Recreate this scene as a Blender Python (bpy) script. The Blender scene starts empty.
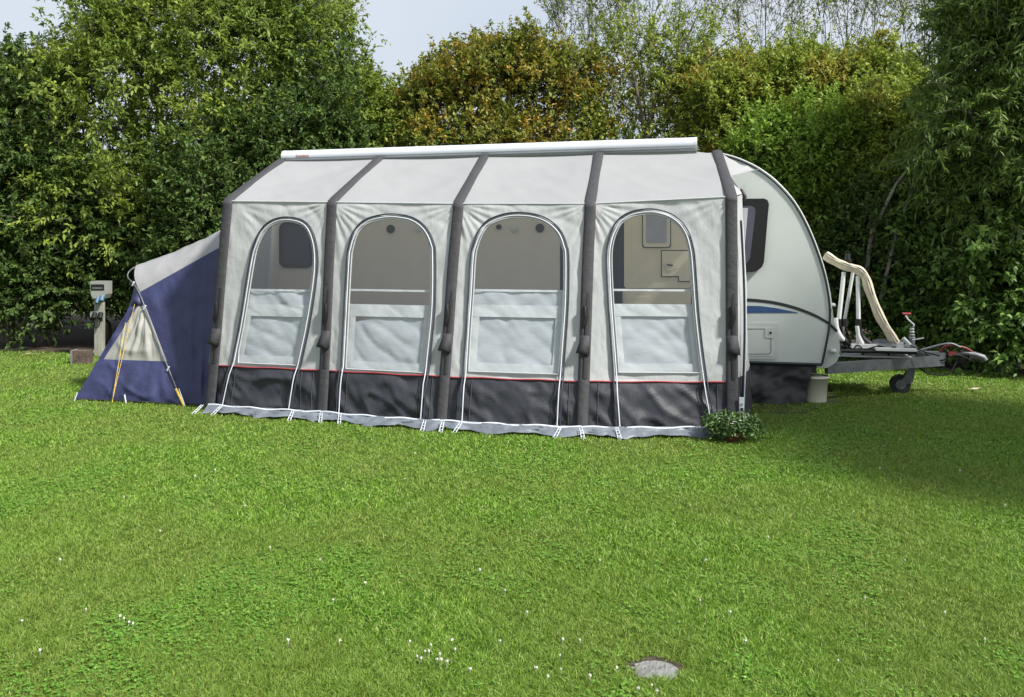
import bpy, math, random
import numpy as np
from mathutils import Vector, noise

random.seed(7); rng = np.random.default_rng(7)
scene = bpy.context.scene
COL = scene.collection
TH = math.radians(12.2); CS, SN = math.cos(TH), math.sin(TH)
F, HZ, EYE = 900.0, 240.0, 1.6

# ------------------------------------------------------------------ helpers
def pl(px, py, v0, slope=0.0):
    """point of the photograph on the plane v = v0 + slope*z of the caravan's frame (u along it, v away, z up)"""
    xp = (px - 512) / F; v = v0
    for _ in range(6):
        Y = v / (SN * xp + CS); z = EYE - (py - HZ) * Y / F; v = v0 + slope * z
    return (Y * (CS * xp - SN), v, z)
def gw(px, py, z=0.0):
    Y = F * (EYE - z) / (py - HZ); return ((px - 512) / F * Y, Y, z)
def wX(px, Y): return (px - 512) / F * Y
def wZ(py, Y): return EYE - (py - HZ) * Y / F
def FP(px, py): return pl(px, py, 7.62, .0914)           # the awning's leaning front wall
def vf(z): return 7.62 + .0914 * z

class MB:
    def __init__(s): s.v = []; s.f = []; s.sm = []
    def add(s, vs, fs, smooth=False):
        n = len(s.v); s.v += [tuple(p) for p in vs]
        s.f += [tuple(i + n for i in f) for f in fs]; s.sm += [smooth] * len(fs); return s
    def box(s, a, b, bev=0.0):
        x0, x1 = sorted((a[0], b[0])); y0, y1 = sorted((a[1], b[1])); z0, z1 = sorted((a[2], b[2]))
        vs = [(x, y, z) for z in (z0, z1) for x, y in ((x0, y0), (x1, y0), (x1, y1), (x0, y1))]
        return s.add(vs, [(3,2,1,0), (4,5,6,7), (0,1,5,4), (1,2,6,5), (2,3,7,6), (3,0,4,7)])
    def tube(s, pts, r, n=8, sq=1.0, ax=None, cap=True, closed=False):
        pts = [Vector(p) for p in pts]; m = len(pts)
        rs = r if isinstance(r, (list, tuple)) else [r] * m
        vs = []; prev = None
        for i, p in enumerate(pts):
            if closed: t = pts[(i+1) % m] - pts[i-1]
            else: t = pts[min(i+1, m-1)] - pts[max(i-1, 0)]
            t.normalize()
            if ax is not None: a = Vector(ax)
            elif prev is not None: a = prev
            else: a = Vector((0,0,1)) if abs(t.z) < .9 else Vector((1,0,0))
            x = a - t * a.dot(t)
            if x.length < 1e-4: x = t.orthogonal()
            x.normalize(); prev = x; y = t.cross(x)
            for k in range(n):
                q = 2 * math.pi * k / n
                vs.append(p + x * math.cos(q) * rs[i] + y * math.sin(q) * rs[i] * sq)
        fs = []
        for i in range(m if closed else m - 1):
            j = (i + 1) % m
            for k in range(n):
                fs.append((i*n+k, i*n+(k+1)%n, j*n+(k+1)%n, j*n+k))
        s.add(vs, fs, True)
        if cap and not closed:
            s.add(vs[:n], [tuple(range(n-1, -1, -1))]); s.add(vs[-n:], [tuple(range(n))])
        return s
    def grid(s, fn, nu, nv, smooth=True):
        vs = [fn(i / nu, j / nv) for j in range(nv + 1) for i in range(nu + 1)]
        fs = [(j*(nu+1)+i, j*(nu+1)+i+1, (j+1)*(nu+1)+i+1, (j+1)*(nu+1)+i) for j in range(nv) for i in range(nu)]
        return s.add(vs, fs, smooth)
    def lathe(s, c, prof, n=24, smooth=True):
        vs = [(c[0] + r*math.cos(2*math.pi*k/n), c[1] + r*math.sin(2*math.pi*k/n), c[2] + z) for r, z in prof for k in range(n)]
        fs = [(i*n+k, i*n+(k+1)%n, (i+1)*n+(k+1)%n, (i+1)*n+k) for i in range(len(prof)-1) for k in range(n)]
        return s.add(vs, fs, smooth)
    def extrude(s, poly, d, smooth=False):
        """closed polygon (3D points) pushed along the vector d"""
        n = len(poly); q = [(p[0]+d[0], p[1]+d[1], p[2]+d[2]) for p in poly]
        s.add(list(poly) + q, [(i, (i+1)%n, n+(i+1)%n, n+i) for i in range(n)], smooth)
        s.add(poly, [tuple(range(n-1, -1, -1))]); s.add(q, [tuple(range(n))]); return s
    def disc(s, c, r, d, n=20):
        return s.extrude([(c[0]+r*math.cos(2*math.pi*k/n), c[1], c[2]+r*math.sin(2*math.pi*k/n)) for k in range(n)], d)

def tag(o, label=None, cat=None, group=None, kind=None):
    if label: o['label'] = label
    if cat: o['category'] = cat
    if group: o['group'] = group
    if kind: o['kind'] = kind
    return o
def thing(name, loc, rot=0.0, **k):
    """Empty at the base; loc is in the caravan's frame when rot is set, else world"""
    o = bpy.data.objects.new(name, None); COL.objects.link(o)
    if rot:
        u, v, z = loc; o.location = (u*CS + v*SN, -u*SN + v*CS, z); o.rotation_euler = (0, 0, -TH)
    else: o.location = loc
    o.empty_display_size = .2
    ORG[o.name] = Vector(loc); tag(o, **k); return o
ORG = {}
AWO = [None]
def bow(u): return float(np.interp(u, [-4.52,-3.40,-2.277,-1.035,.206], [0,-.11,-.27,-.28,0]))
def org(o):
    return ORG[o.name]
def part(name, mb, mat, parent=None, label=None, origin=None):
    """link a mesh; its coordinates are absolute in the frame of the thing it belongs to"""
    o0 = org(parent) if parent is not None else Vector(origin or (0,0,0))
    me = bpy.data.meshes.new(name)
    if o0 is AWO[0]:                # the foot of the front wall stands further out in the middle bays
        q = [min(1, max(0, 1-p[2]/1.97))*min(1, max(0, (8.5-p[1])/.5)) for p in mb.v]
        mb.v = [(p[0] + float(np.interp(p[0], [-4.52,-3.40,-2.277,-1.035,.206], [0,.048,.076,.037,0]))*w_, p[1] + bow(p[0])*w_, p[2]) for p, w_ in zip(mb.v, q)]
    me.from_pydata([tuple(Vector(p) - o0) for p in mb.v], [], mb.f)
    me.polygons.foreach_set('use_smooth', mb.sm); me.update()
    o = bpy.data.objects.new(name, me); COL.objects.link(o)
    if mat: me.materials.append(mat)
    if parent is not None: o.parent = parent
    else: o.location = o0
    ORG[o.name] = o0
    if label: o['label'] = label
    return o

# ------------------------------------------------------------------ materials
def newmat(name):
    m = bpy.data.materials.new(name); m.use_nodes = True
    nt = m.node_tree; b = nt.nodes['Principled BSDF']; return m, nt, b
def N(nt, t, **k):
    n = nt.nodes.new(t)
    for a, v in k.items():
        if hasattr(n, a) and a not in n.inputs.keys(): setattr(n, a, v)
    return n
def mat(name, col, rough=.6, metal=0, var=.12, scale=6, bump=0.0, bscale=60, transl=0.0, tcol=None, spec=.5, stretch=(1,1,1), dirt=None):
    m, nt, b = newmat(name); L = nt.links
    tc = nt.nodes.new('ShaderNodeTexCoord'); mp = nt.nodes.new('ShaderNodeMapping')
    L.new(tc.outputs['Object'], mp.inputs[0]); mp.inputs['Scale'].default_value = stretch
    no = nt.nodes.new('ShaderNodeTexNoise'); no.inputs['Scale'].default_value = scale; no.inputs['Detail'].default_value = 6
    L.new(mp.outputs[0], no.inputs[0])
    r = nt.nodes.new('ShaderNodeValToRGB'); e = r.color_ramp.elements
    e[0].position = .3; e[1].position = .7
    e[0].color = tuple(c*(1-var) for c in col) + (1,); e[1].color = tuple(min(1, c*(1+var)) for c in col) + (1,)
    if dirt: e[0].color = tuple(dirt) + (1,)
    L.new(no.outputs[0], r.inputs[0]); L.new(r.outputs[0], b.inputs['Base Color'])
    b.inputs['Roughness'].default_value = rough; b.inputs['Metallic'].default_value = metal
    b.inputs['Specular IOR Level'].default_value = spec
    if bump:
        n2 = nt.nodes.new('ShaderNodeTexNoise'); n2.inputs['Scale'].default_value = bscale; n2.inputs['Detail'].default_value = 4
        L.new(mp.outputs[0], n2.inputs[0])
        bp = nt.nodes.new('ShaderNodeBump'); bp.inputs['Strength'].default_value = bump; bp.inputs['Distance'].default_value = .02
        L.new(n2.outputs[0], bp.inputs['Height']); L.new(bp.outputs[0], b.inputs['Normal'])
    if transl:
        t = nt.nodes.new('ShaderNodeBsdfTranslucent'); t.inputs[0].default_value = tuple(tcol or col) + (1,)
        mx = nt.nodes.new('ShaderNodeMixShader'); mx.inputs[0].default_value = transl
        L.new(b.outputs[0], mx.inputs[1]); L.new(t.outputs[0], mx.inputs[2]); L.new(mx.outputs[0], nt.nodes['Material Output'].inputs[0])
    return m
M = {}
M['fabric'] = mat('awning_fabric', (.53,.55,.56), .75, var=.03, scale=3, bump=.7, bscale=9, transl=.34, stretch=(1,1,.6))
M['roof'] = mat('awning_roof_fabric', (.44,.45,.465), .7, var=.03, scale=2, bump=.25, bscale=5, transl=.42, tcol=(.5,.5,.48))
M['tubefab'] = mat('grey_tube_fabric', (.035,.035,.04), .75, var=.12, scale=8, bump=.4, bscale=18)
M['skirtfab'] = mat('charcoal_mud_wall', (.026,.028,.037), .6, var=.15, scale=5, bump=.5, bscale=9, transl=.05)
M['valance'] = mat('pvc_ground_valance', (.13,.15,.175), .5, var=.25, scale=7, bump=.6, bscale=14)
M['red'] = mat('red_piping', (.33,.04,.045), .6)
M['darkred'] = mat('dark_red_paint', (.16,.03,.03), .5, var=.3)
M['wtape'] = mat('white_edge_tape', (.55,.58,.63), .55)
M['zip'] = mat('navy_black_zip', (.02,.025,.04), .5, var=.4, scale=60)
M['blind'] = mat('pale_blind_sheet', (.55,.59,.62), .4, var=.04, scale=4, bump=.3, bscale=6, transl=.25, stretch=(1,1,2))
M['hem'] = mat('blind_hem_fabric', (.6,.63,.64), .7, var=.05, scale=6, bump=.3, bscale=12, transl=.15)
M['black'] = mat('black_plastic', (.01,.01,.011), .5, spec=.3)
M['strap'] = mat('black_strap', (.015,.015,.017), .7)
M['floor'] = mat('grey_groundsheet', (.16,.16,.17), .8, bump=.3)
M['body'] = mat('caravan_aluminium_paint', (.52,.56,.54), .35, var=.03, scale=2, bump=.04, bscale=90, dirt=(.48,.515,.495))
M['cream'] = mat('caravan_front_gelcoat', (.48,.51,.5), .3, var=.04, scale=3)
M['doorcream'] = mat('cream_door_plastic', (.75,.68,.5), .45, var=.05)
M['wallin'] = mat('brightened_side_in_awning', (.62,.58,.5), .5, var=.03)  # lighter and warmer than the body paint, standing for more light inside
M['trim'] = mat('black_rubber_trim', (.02,.022,.025), .4)
M['blue'] = mat('blue_stripe_vinyl', (.03,.075,.19), .35)
M['dkgrey'] = mat('dark_grey_skirt_fabric', (.03,.032,.035), .7, bump=.3, bscale=3, var=.1)
M['galv'] = mat('galvanised_steel', (.14,.15,.16), .5, metal=.5, var=.25, scale=14, bump=.1)
M['white'] = mat('white_enamel', (.55,.56,.56), .35, var=.05)
M['alu'] = mat('white_cassette_aluminium', (.55,.58,.63), .35, var=.03)
M['quilt'] = mat('cream_padded_cover', (.5,.44,.33), .85, var=.1, scale=12, bump=.25, bscale=25)
M['rubber'] = mat('wheel_rubber', (.018,.018,.018), .8, bump=.2)
M['tnavy'] = mat('navy_tent_polyester', (.036,.042,.115), .55, var=.12, scale=3, bump=1.0, bscale=6, transl=.12)
M['tcream'] = mat('pale_tent_roof', (.36,.36,.37), .65, var=.06, scale=4, bump=.4, bscale=8, transl=.25)
M['tmesh'] = mat('grey_tent_inner_panel', (.34,.34,.31), .7, var=.06, scale=5, bump=.3, bscale=10, transl=.15)
M['yellow'] = mat('yellow_guy_rope', (.6,.42,.06), .7, var=.4, scale=50)
M['post'] = mat('weathered_post_wood', (.26,.26,.22), .85, var=.25, scale=9, bump=.4, stretch=(3,3,.4))
M['postbox'] = mat('grey_socket_housing', (.24,.25,.23), .5, var=.1)
M['plug'] = mat('pale_blue_plug', (.07,.14,.22), .5)
M['stone'] = mat('brown_kerb_stone', (.1,.07,.055), .9, var=.35, scale=14, bump=.8)
M['conc'] = mat('weathered_concrete', (.18,.18,.175), .9, var=.3, scale=22, bump=.8, bscale=80)
M['soil'] = mat('bare_soil', (.045,.032,.02), .95, var=.4, scale=20, bump=1, bscale=40)
M['terra'] = mat('terracotta_pot', (.25,.08,.05), .8, var=.15)
M['bucket'] = mat('cream_plastic_tub', (.6,.58,.48), .4, var=.04)
M['bark'] = mat('grey_brown_bark', (.09,.08,.06), .9, var=.3, scale=12, bump=.8, stretch=(2,2,.4))
M['barkpale'] = mat('pale_grey_bark', (.2,.19,.16), .9, var=.3, scale=12, bump=.6)
M['petal'] = mat('white_clover_petals', (.62,.61,.54), .7)
M['lightcover'] = mat('window_light_blind', (.38,.39,.42), .5)

def film():
    m, nt, b = newmat('clear_window_film'); L = nt.links
    tr = nt.nodes.new('ShaderNodeBsdfTransparent'); tr.inputs[0].default_value = (.88,.89,.9,1)
    gl = nt.nodes.new('ShaderNodeBsdfGlossy'); gl.inputs['Roughness'].default_value = .12
    tc = nt.nodes.new('ShaderNodeTexCoord'); n2 = nt.nodes.new('ShaderNodeTexNoise'); n2.inputs['Scale'].default_value = 4
    bp = nt.nodes.new('ShaderNodeBump'); bp.inputs['Strength'].default_value = .4; bp.inputs['Distance'].default_value = .02
    L.new(tc.outputs['Object'], n2.inputs[0]); L.new(n2.outputs[0], bp.inputs['Height']); L.new(bp.outputs[0], gl.inputs['Normal'])
    mx = nt.nodes.new('ShaderNodeMixShader'); mx.inputs[0].default_value = .07
    L.new(tr.outputs[0], mx.inputs[1]); L.new(gl.outputs[0], mx.inputs[2]); L.new(mx.outputs[0], nt.nodes['Material Output'].inputs[0])
    return m
M['film'] = film()
def tint():
    m, nt, b = newmat('grey_tinted_acrylic'); b.inputs['Base Color'].default_value = (.06,.06,.08,1); b.inputs['Roughness'].default_value = .12
    return m
M['tint'] = tint()

def leafmat(name, cols, transl=.45, patch=None, pscale=.9, plo=.52, phi=.62, rough=.45):
    """cols: base colours picked at random leaf by leaf; patch: colours that take over in clumps (autumn tint)"""
    m, nt, b = newmat(name); L = nt.links
    ge = nt.nodes.new('ShaderNodeNewGeometry')
    def ramp(cs):
        r = nt.nodes.new('ShaderNodeValToRGB'); el = r.color_ramp.elements
        while len(el) < len(cs): el.new(.5)
        for i, c in enumerate(cs): el[i].position = i / (len(cs)-1); el[i].color = tuple(c) + (1,)
        L.new(ge.outputs['Random Per Island'], r.inputs[0]); return r.outputs[0]
    c = ramp(cols)
    if patch:
        tc = nt.nodes.new('ShaderNodeTexCoord'); no = nt.nodes.new('ShaderNodeTexNoise'); no.inputs['Scale'].default_value = pscale; no.inputs['Detail'].default_value = 3
        L.new(tc.outputs['Object'], no.inputs[0])
        mr = nt.nodes.new('ShaderNodeMapRange'); mr.inputs[1].default_value = plo; mr.inputs[2].default_value = phi
        L.new(no.outputs[0], mr.inputs[0]); mx = nt.nodes.new('ShaderNodeMix'); mx.data_type = 'RGBA'
        L.new(mr.outputs[0], mx.inputs[0]); L.new(c, mx.inputs[6]); L.new(ramp(patch), mx.inputs[7]); c = mx.outputs[2]
    L.new(c, b.inputs['Base Color']); b.inputs['Roughness'].default_value = rough; b.inputs['Specular IOR Level'].default_value = .28
    t = nt.nodes.new('ShaderNodeBsdfTranslucent'); L.new(c, t.inputs[0])
    mx = nt.nodes.new('ShaderNodeMixShader'); mx.inputs[0].default_value = transl
    L.new(b.outputs[0], mx.inputs[1]); L.new(t.outputs[0], mx.inputs[2]); L.new(mx.outputs[0], nt.nodes['Material Output'].inputs[0])
    return m

# ------------------------------------------------------------------ foliage
def tri_mesh(name, V, T, mats, parent=None, loc=(0,0,0), matidx=None, smooth=False):
    me = bpy.data.meshes.new(name); V = np.asarray(V, np.float32) - np.asarray(loc, np.float32); T = np.asarray(T, np.int32)
    me.vertices.add(len(V)); me.vertices.foreach_set('co', V.ravel())
    me.loops.add(T.size); me.loops.foreach_set('vertex_index', T.ravel())
    me.polygons.add(len(T)); me.polygons.foreach_set('loop_start', np.arange(0, T.size, 3, dtype=np.int32))
    if smooth: me.polygons.foreach_set('use_smooth', np.ones(len(T), bool))
    me.update(calc_edges=True)
    for m in mats: me.materials.append(m)
    o = bpy.data.objects.new(name, me); COL.objects.link(o)
    if parent is not None: o.parent = parent
    else: o.location = loc
    return o
def unit(a): return a / np.maximum(np.linalg.norm(a, axis=1, keepdims=True), 1e-6)
def leaves(B, D, Nn, Ln, W, fold=.25):
    n = len(B); D = unit(D); S = unit(np.cross(D, Nn)); Up = np.cross(S, D)
    L = Ln[:, None]; W = W[:, None]
    V = np.empty((n, 4, 3)); V[:, 0] = B; V[:, 1] = B + D*L*.45 + S*W*.5 + Up*W*fold
    V[:, 2] = B + D*L - Up*L*.12; V[:, 3] = B + D*L*.45 - S*W*.5 + Up*W*fold
    i = np.arange(n)[:, None] * 4
    T = np.stack([np.concatenate([i, i+1, i+2], 1), np.concatenate([i, i+2, i+3], 1)], 1).reshape(-1, 3)
    return V.reshape(-1, 3), T
def lump(d, seed):
    rr = np.random.default_rng(seed); s = np.zeros(len(d))
    for k in range(7):
        w = rr.normal(size=3) * (1.5 + k); s += np.sin(d @ w + rr.uniform(0, 6.28)) / (1.3 + .5*k)
    return s / 3.0
def crown(lobes, seed, ntw, tl=.4, K=16, ls=.07, asp=.5, droop=.15, up=.3, stray=.06, depth=.3, lumpy=.3, stick=.35, spread=.9, sprays=True):
    """lobes: (x,y,z,rx,ry,rz) in world metres. Returns leaf verts/tris and twig segments"""
    r = np.random.default_rng(seed); P = []; Dr = []
    areas = np.array([(l[3]*l[4] + l[3]*l[5] + l[4]*l[5]) for l in lobes]); ns = (ntw * areas / areas.sum()).astype(int)
    for li, (l, n) in enumerate(zip(lobes, ns)):
        if l[5] > .3 and sprays:
            for q in range(4):
                dd = unit(r.normal(size=(1, 3)))[0]; dd[2] = abs(dd[2])*.8 + .35; m_ = max(10, int(n*.07))
                cc = np.array(l[:3]) + dd*np.array(l[3:])*1.02; hh = l[5]*r.uniform(.2, .4)
                pp = cc + r.normal(size=(m_, 3))*np.array([hh*.35, hh*.35, hh*.75]); P.append(pp); Dr.append(unit(r.normal(size=(m_, 3))*.5 + np.array([0, 0, 1])))
        d = unit(r.normal(size=(n, 3))); d[:, 2] = np.where(d[:, 2] < -.45, -d[:, 2], d[:, 2])
        fr = 1 - np.abs(r.normal(0, depth, n)); fr = np.clip(fr, .1, 1); st = r.random(n) < stray
        fr = np.where(st, 1 + r.random(n)*.28, fr) * (1 + lumpy * lump(d, seed*31 + li))
        P.append(np.array(l[:3]) + d * np.array(l[3:]) * fr[:, None]); Dr.append(d)
    P = np.concatenate(P); Dr = np.concatenate(Dr)
    keep = P[:, 2] > .06; P = P[keep]; Dr = Dr[keep]; n = len(P)
    TD = unit(Dr*.7 + r.normal(size=(n, 3))*.45 + np.array([0, 0, up]))
    TL = tl * r.uniform(.5, 1.35, n)
    t = r.random((n, K)) ** .8
    B = P[:, None] + TD[:, None] * (t * TL[:, None])[..., None]; B[..., 2] -= droop * (t**2) * TL[:, None]
    B += r.normal(0, .012, B.shape)
    LD = TD[:, None] * .55 + r.normal(size=B.shape) * spread * .6; LD[..., 2] -= droop * 1.4
    Nn = r.normal(size=B.shape) * .5 + np.array([0, 0, 1]) + Dr[:, None] * .35
    cs = ls * r.uniform(.8, 1.2, (n, 1)) * r.uniform(.65, 1.3, (n, K))
    V, T = leaves(B.reshape(-1, 3), LD.reshape(-1, 3), Nn.reshape(-1, 3), cs.ravel(), (cs*asp).ravel())
    m = r.random(n) < stick
    A = P[m] - TD[m]*.15; Bt = P[m] + TD[m]*TL[m][:, None]; Bt[:, 2] -= droop*TL[m]
    return V, T, A, Bt
def sticks(A, B, ra, rb):
    n = len(A); d = unit(B - A); x = unit(np.cross(d, np.array([.3, .9, .31]))); y = np.cross(d, x)
    ra = np.broadcast_to(ra, n)[:, None]; rb = np.broadcast_to(rb, n)[:, None]; V = np.empty((n, 6, 3))
    for k in range(3):
        c, s = math.cos(2.094*k), math.sin(2.094*k)
        V[:, k] = A + (x*c + y*s)*ra; V[:, 3+k] = B + (x*c + y*s)*rb
    i = np.arange(n)[:, None]*6; T = []
    for k in range(3):
        j = (k+1) % 3; T += [np.concatenate([i+k, i+j, i+3+j], 1), np.concatenate([i+k, i+3+j, i+3+k], 1)]
    return V.reshape(-1, 3), np.concatenate(T)
def limbs(mb, base, lobes, r0, r, stems=1, sub=5):
    """stems that fork towards every lobe, each then branching on"""
    for li, l in enumerate(lobes):
        tgt = Vector(l[:3]); b = Vector(base) + Vector((r.uniform(-.12, .12)*stems, r.uniform(-.1, .1)*stems, 0))
        mid = b.lerp(tgt, .5) + Vector((r.uniform(-.12, .12), r.uniform(-.12, .12), r.uniform(-.1, .3)))
        q1 = b.lerp(mid, .5) + Vector((r.uniform(-.06, .06), r.uniform(-.06, .06), .1))
        mb.tube([b, q1, mid, tgt], [r0, r0*.75, r0*.5, r0*.3], 7)
        for k in range(sub):
            s = mid.lerp(tgt, r.uniform(.1, 1.0))
            e = tgt + Vector((r.uniform(-.8, .8)*l[3], r.uniform(-.8, .8)*l[4], r.uniform(-.2, .95)*l[5]))
            m2 = s.lerp(e, .5) + Vector((r.uniform(-.15, .15), r.uniform(-.15, .15), r.uniform(0, .2)))
            mb.tube([s, m2, e], [r0*.3, r0*.18, r0*.07], 5)
def tree(name, label, cat, group, base, lobes, mleaf, ntw, seed, r0=.07, bark='bark', stems=1, sub=5, extra=None, **k):
    rr = random.Random(seed); b = Vector(base)
    t = thing(name, base, label=label, cat=cat, group=group)
    mb = MB(); limbs(mb, b, lobes, r0, rr, stems, sub)
    if extra: extra(mb)
    V, T, A, Bt = crown(lobes, seed, ntw, **k)
    part('trunk' if 'tree' in name or 'willow' in name else 'stem', mb, M[bark], t)
    SV, ST = sticks(A, Bt, .006, .002)
    c = tri_mesh('crown' if 'tree' in name or 'willow' in name else 'foliage', np.concatenate([V, SV]), np.concatenate([T, ST + len(V)]), [mleaf, M[bark]], t, base)
    mi = np.zeros(len(T) + len(ST), np.int32); mi[len(T):] = 1; c.data.polygons.foreach_set('material_index', mi)
    return t
G1 = leafmat('leaf_mid_green', [(.08,.14,.024), (.15,.22,.038), (.24,.32,.055), (.11,.18,.03)], patch=[(.35,.42,.08), (.24,.33,.05)], plo=.47, phi=.62)
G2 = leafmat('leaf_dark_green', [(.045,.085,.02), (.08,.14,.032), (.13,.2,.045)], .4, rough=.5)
G3 = leafmat('leaf_bright_green', [(.14,.25,.03), (.2,.33,.045), (.27,.38,.05)], .4)
G4 = leafmat('leaf_autumn_tint', [(.12,.17,.03), (.2,.24,.04), (.3,.3,.05)], .35, patch=[(.5,.27,.035), (.34,.26,.04), (.22,.24,.04), (.2,.2,.04)], pscale=1.6, plo=.5, phi=.58)
G5 = leafmat('leaf_olive_yellow', [(.14,.2,.035), (.25,.33,.05), (.34,.4,.06)], .35, patch=[(.34,.26,.05), (.32,.33,.055)], pscale=1.3, plo=.55, phi=.65)
G6 = leafmat('leaf_willow_grey_green', [(.08,.14,.032), (.14,.22,.045), (.2,.29,.06)], .35)
G7 = leafmat('leaf_undergrowth', [(.05,.11,.024), (.11,.2,.04), (.2,.31,.07)], .3)

def lobe(px, py, Y, rpx, rpy, ry=None):
    rx = rpx*Y/F; rz = rpy*Y/F
    return (wX(px, Y), Y, wZ(py, Y), rx, ry or (rx+rz)/2*.8, rz)
def base_at(px, Y): return (wX(px, Y), Y, 0)
HG = 'trees of the mixed hedge behind the pitch'
BG = 'bushes along the foot of the hedge'
tree('hedge_tree', 'tall full green tree at the left, its fine pointed leaves reaching past the frame top', 'tree', HG, base_at(190, 14.6),
     [lobe(215,70,14.6,95,85), lobe(120,110,14.4,85,75), lobe(285,60,14.8,65,60), lobe(150,30,15,80,60), lobe(60,140,14.8,60,70), lobe(240,170,14.2,100,75),
      lobe(110,220,14.0,90,70), lobe(310,120,14.5,50,50), lobe(230,-20,15,90,60), lobe(300,15,15,50,45)], G1, 5200, 11, r0=.1, tl=.42, K=18, ls=.085, asp=.42, droop=.3, stray=.1)
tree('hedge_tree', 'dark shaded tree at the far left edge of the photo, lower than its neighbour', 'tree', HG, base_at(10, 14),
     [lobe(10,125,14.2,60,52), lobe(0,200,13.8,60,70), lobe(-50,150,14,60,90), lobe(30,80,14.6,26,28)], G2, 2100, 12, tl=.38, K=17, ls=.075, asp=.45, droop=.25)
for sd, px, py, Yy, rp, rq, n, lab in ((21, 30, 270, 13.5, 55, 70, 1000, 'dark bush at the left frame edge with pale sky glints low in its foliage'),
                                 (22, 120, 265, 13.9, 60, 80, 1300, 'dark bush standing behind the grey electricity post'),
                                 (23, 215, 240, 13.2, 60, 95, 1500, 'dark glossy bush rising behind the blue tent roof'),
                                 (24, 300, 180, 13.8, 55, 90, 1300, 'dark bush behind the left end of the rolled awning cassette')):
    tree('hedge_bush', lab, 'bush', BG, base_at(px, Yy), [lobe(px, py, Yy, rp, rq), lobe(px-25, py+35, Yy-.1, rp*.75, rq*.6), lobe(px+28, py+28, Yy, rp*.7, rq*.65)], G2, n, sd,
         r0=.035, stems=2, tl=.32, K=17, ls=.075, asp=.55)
tree('hedge_tree', 'small fresh green tree between the tall left tree and the autumn tinted one', 'tree', HG, base_at(370, 15),
     [lobe(355,128,15,34,42), lobe(395,128,15.2,30,34), lobe(345,95,15.3,22,30), lobe(380,180,14.8,60,50)], G1, 1500, 13, r0=.05, tl=.4, K=16, ls=.075, stray=.14, lumpy=.4)
tree('hedge_tree', 'rounded tree with orange and yellow autumn tints above the awning', 'tree', HG, base_at(500, 15.2),
     [lobe(500,92,15.2,62,46), lobe(450,115,15,55,45), lobe(555,110,15.3,52,50), lobe(480,72,15.4,42,22), lobe(500,170,15,110,50), lobe(430,108,15.3,20,20), lobe(535,76,15.5,36,26)], G4, 3400, 14,
     r0=.06, tl=.32, K=18, ls=.065, asp=.6, stray=.12, lumpy=.35)
def tr4(mb):
    Y = 14.9
    def q(px, py, dy=0): return (wX(px, Y+dy), Y+dy, wZ(py, Y+dy))
    mb.tube([q(642,240), q(645,140), q(652,110), q(663,80), q(684,45), q(700,10)], [.06,.045,.038,.03,.02,.01], 6)
    mb.tube([q(645,140), q(640,105), q(632,70), q(620,30)], [.035,.028,.018,.008], 6)
    mb.tube([q(652,112), q(672,95), q(705,60,-.3), q(735,35,-.4)], [.03,.022,.014,.006], 6)
    mb.tube([q(650,130), q(620,100), q(596,62)], [.025,.015,.006], 6)
tree('hedge_tree', 'thin open tree with its bare forking branches showing against the sky', 'tree', HG, base_at(645, 15.4),
     [lobe(640,50,15.4,42,26), lobe(695,62,15.4,42,32), lobe(610,110,15.5,40,38), lobe(700,110,15.2,50,45), lobe(655,95,15.6,50,40), lobe(650,165,15.2,90,45)], G5, 1150, 15,
     r0=.035, tl=.34, K=13, ls=.065, asp=.5, stray=.16, depth=.4, extra=tr4, lumpy=.4)
for i, (px, top, Yy, w, lab) in enumerate(((590, 20, 18.5, 40, 'wispy willow with sparse twigs just right of the autumn tinted tree'), (680, 0, 18.2, 55, 'wispy willow above the thin forking tree'),
                                     (765, 0, 18.6, 55, 'wispy willow whose bare twigs rise over the caravan front'), (850, 5, 18.4, 50, 'wispy willow with upright twigs against pale sky, second from the right'),
                                     (925, 0, 18.2, 45, 'wispy willow partly behind the dark tree in the right corner'))):
    tree('wispy_willow', lab, 'tree', 'wispy willows rising behind the hedge', base_at(px, Yy),
         [lobe(px, top+45, Yy, w, 60), lobe(px-w*.5, top+15, Yy, w*.6, 40), lobe(px+w*.5, top+5, Yy+.4, w*.6, 45), lobe(px, top-30, Yy, w, 40), lobe(px, top+130, Yy, w*1.3, 50)], G5, 230, 30+i, r0=.025, sub=5, stems=2,
         tl=.9, K=15, ls=.085, asp=.25, droop=.12, up=.9, stray=.2, depth=.5, stick=1.0, spread=.7)
tree('hedge_tree', 'olive green leafy tree right of the cassette, tinged with rust', 'tree', HG, base_at(770, 15),
     [lobe(765,108,15,62,42), lobe(725,120,14.7,50,45), lobe(830,108,15.2,52,44), lobe(800,88,15.5,50,26), lobe(870,110,15,45,50), lobe(740,190,14.5,60,60), lobe(895,92,15.3,28,24)], G5, 3800, 16,
     r0=.06, tl=.34, K=18, ls=.07, asp=.5, stray=.1, lumpy=.35)
tree('hedge_bush', 'bright fresh green bush just above the caravan front curve', 'bush', BG, base_at(800, 13.2),
     [lobe(805,165,13.2,42,42), lobe(765,165,13.4,38,32), lobe(835,195,13.2,35,45), lobe(800,235,13.2,55,60)], G3, 1500, 25, r0=.03, stems=2, tl=.4, K=16, ls=.08, asp=.45, up=.7, stray=.12, lumpy=.4)
tree('hedge_bush', 'olive bush above and right of the caravan front, below the sky gap', 'bush', BG, base_at(890, 13.2),
     [lobe(880,150,13.4,45,48), lobe(925,140,13.2,40,50), lobe(890,215,13,50,60)], G5, 1600, 26, r0=.035, stems=2, tl=.34, K=17, ls=.075, asp=.5)
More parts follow.
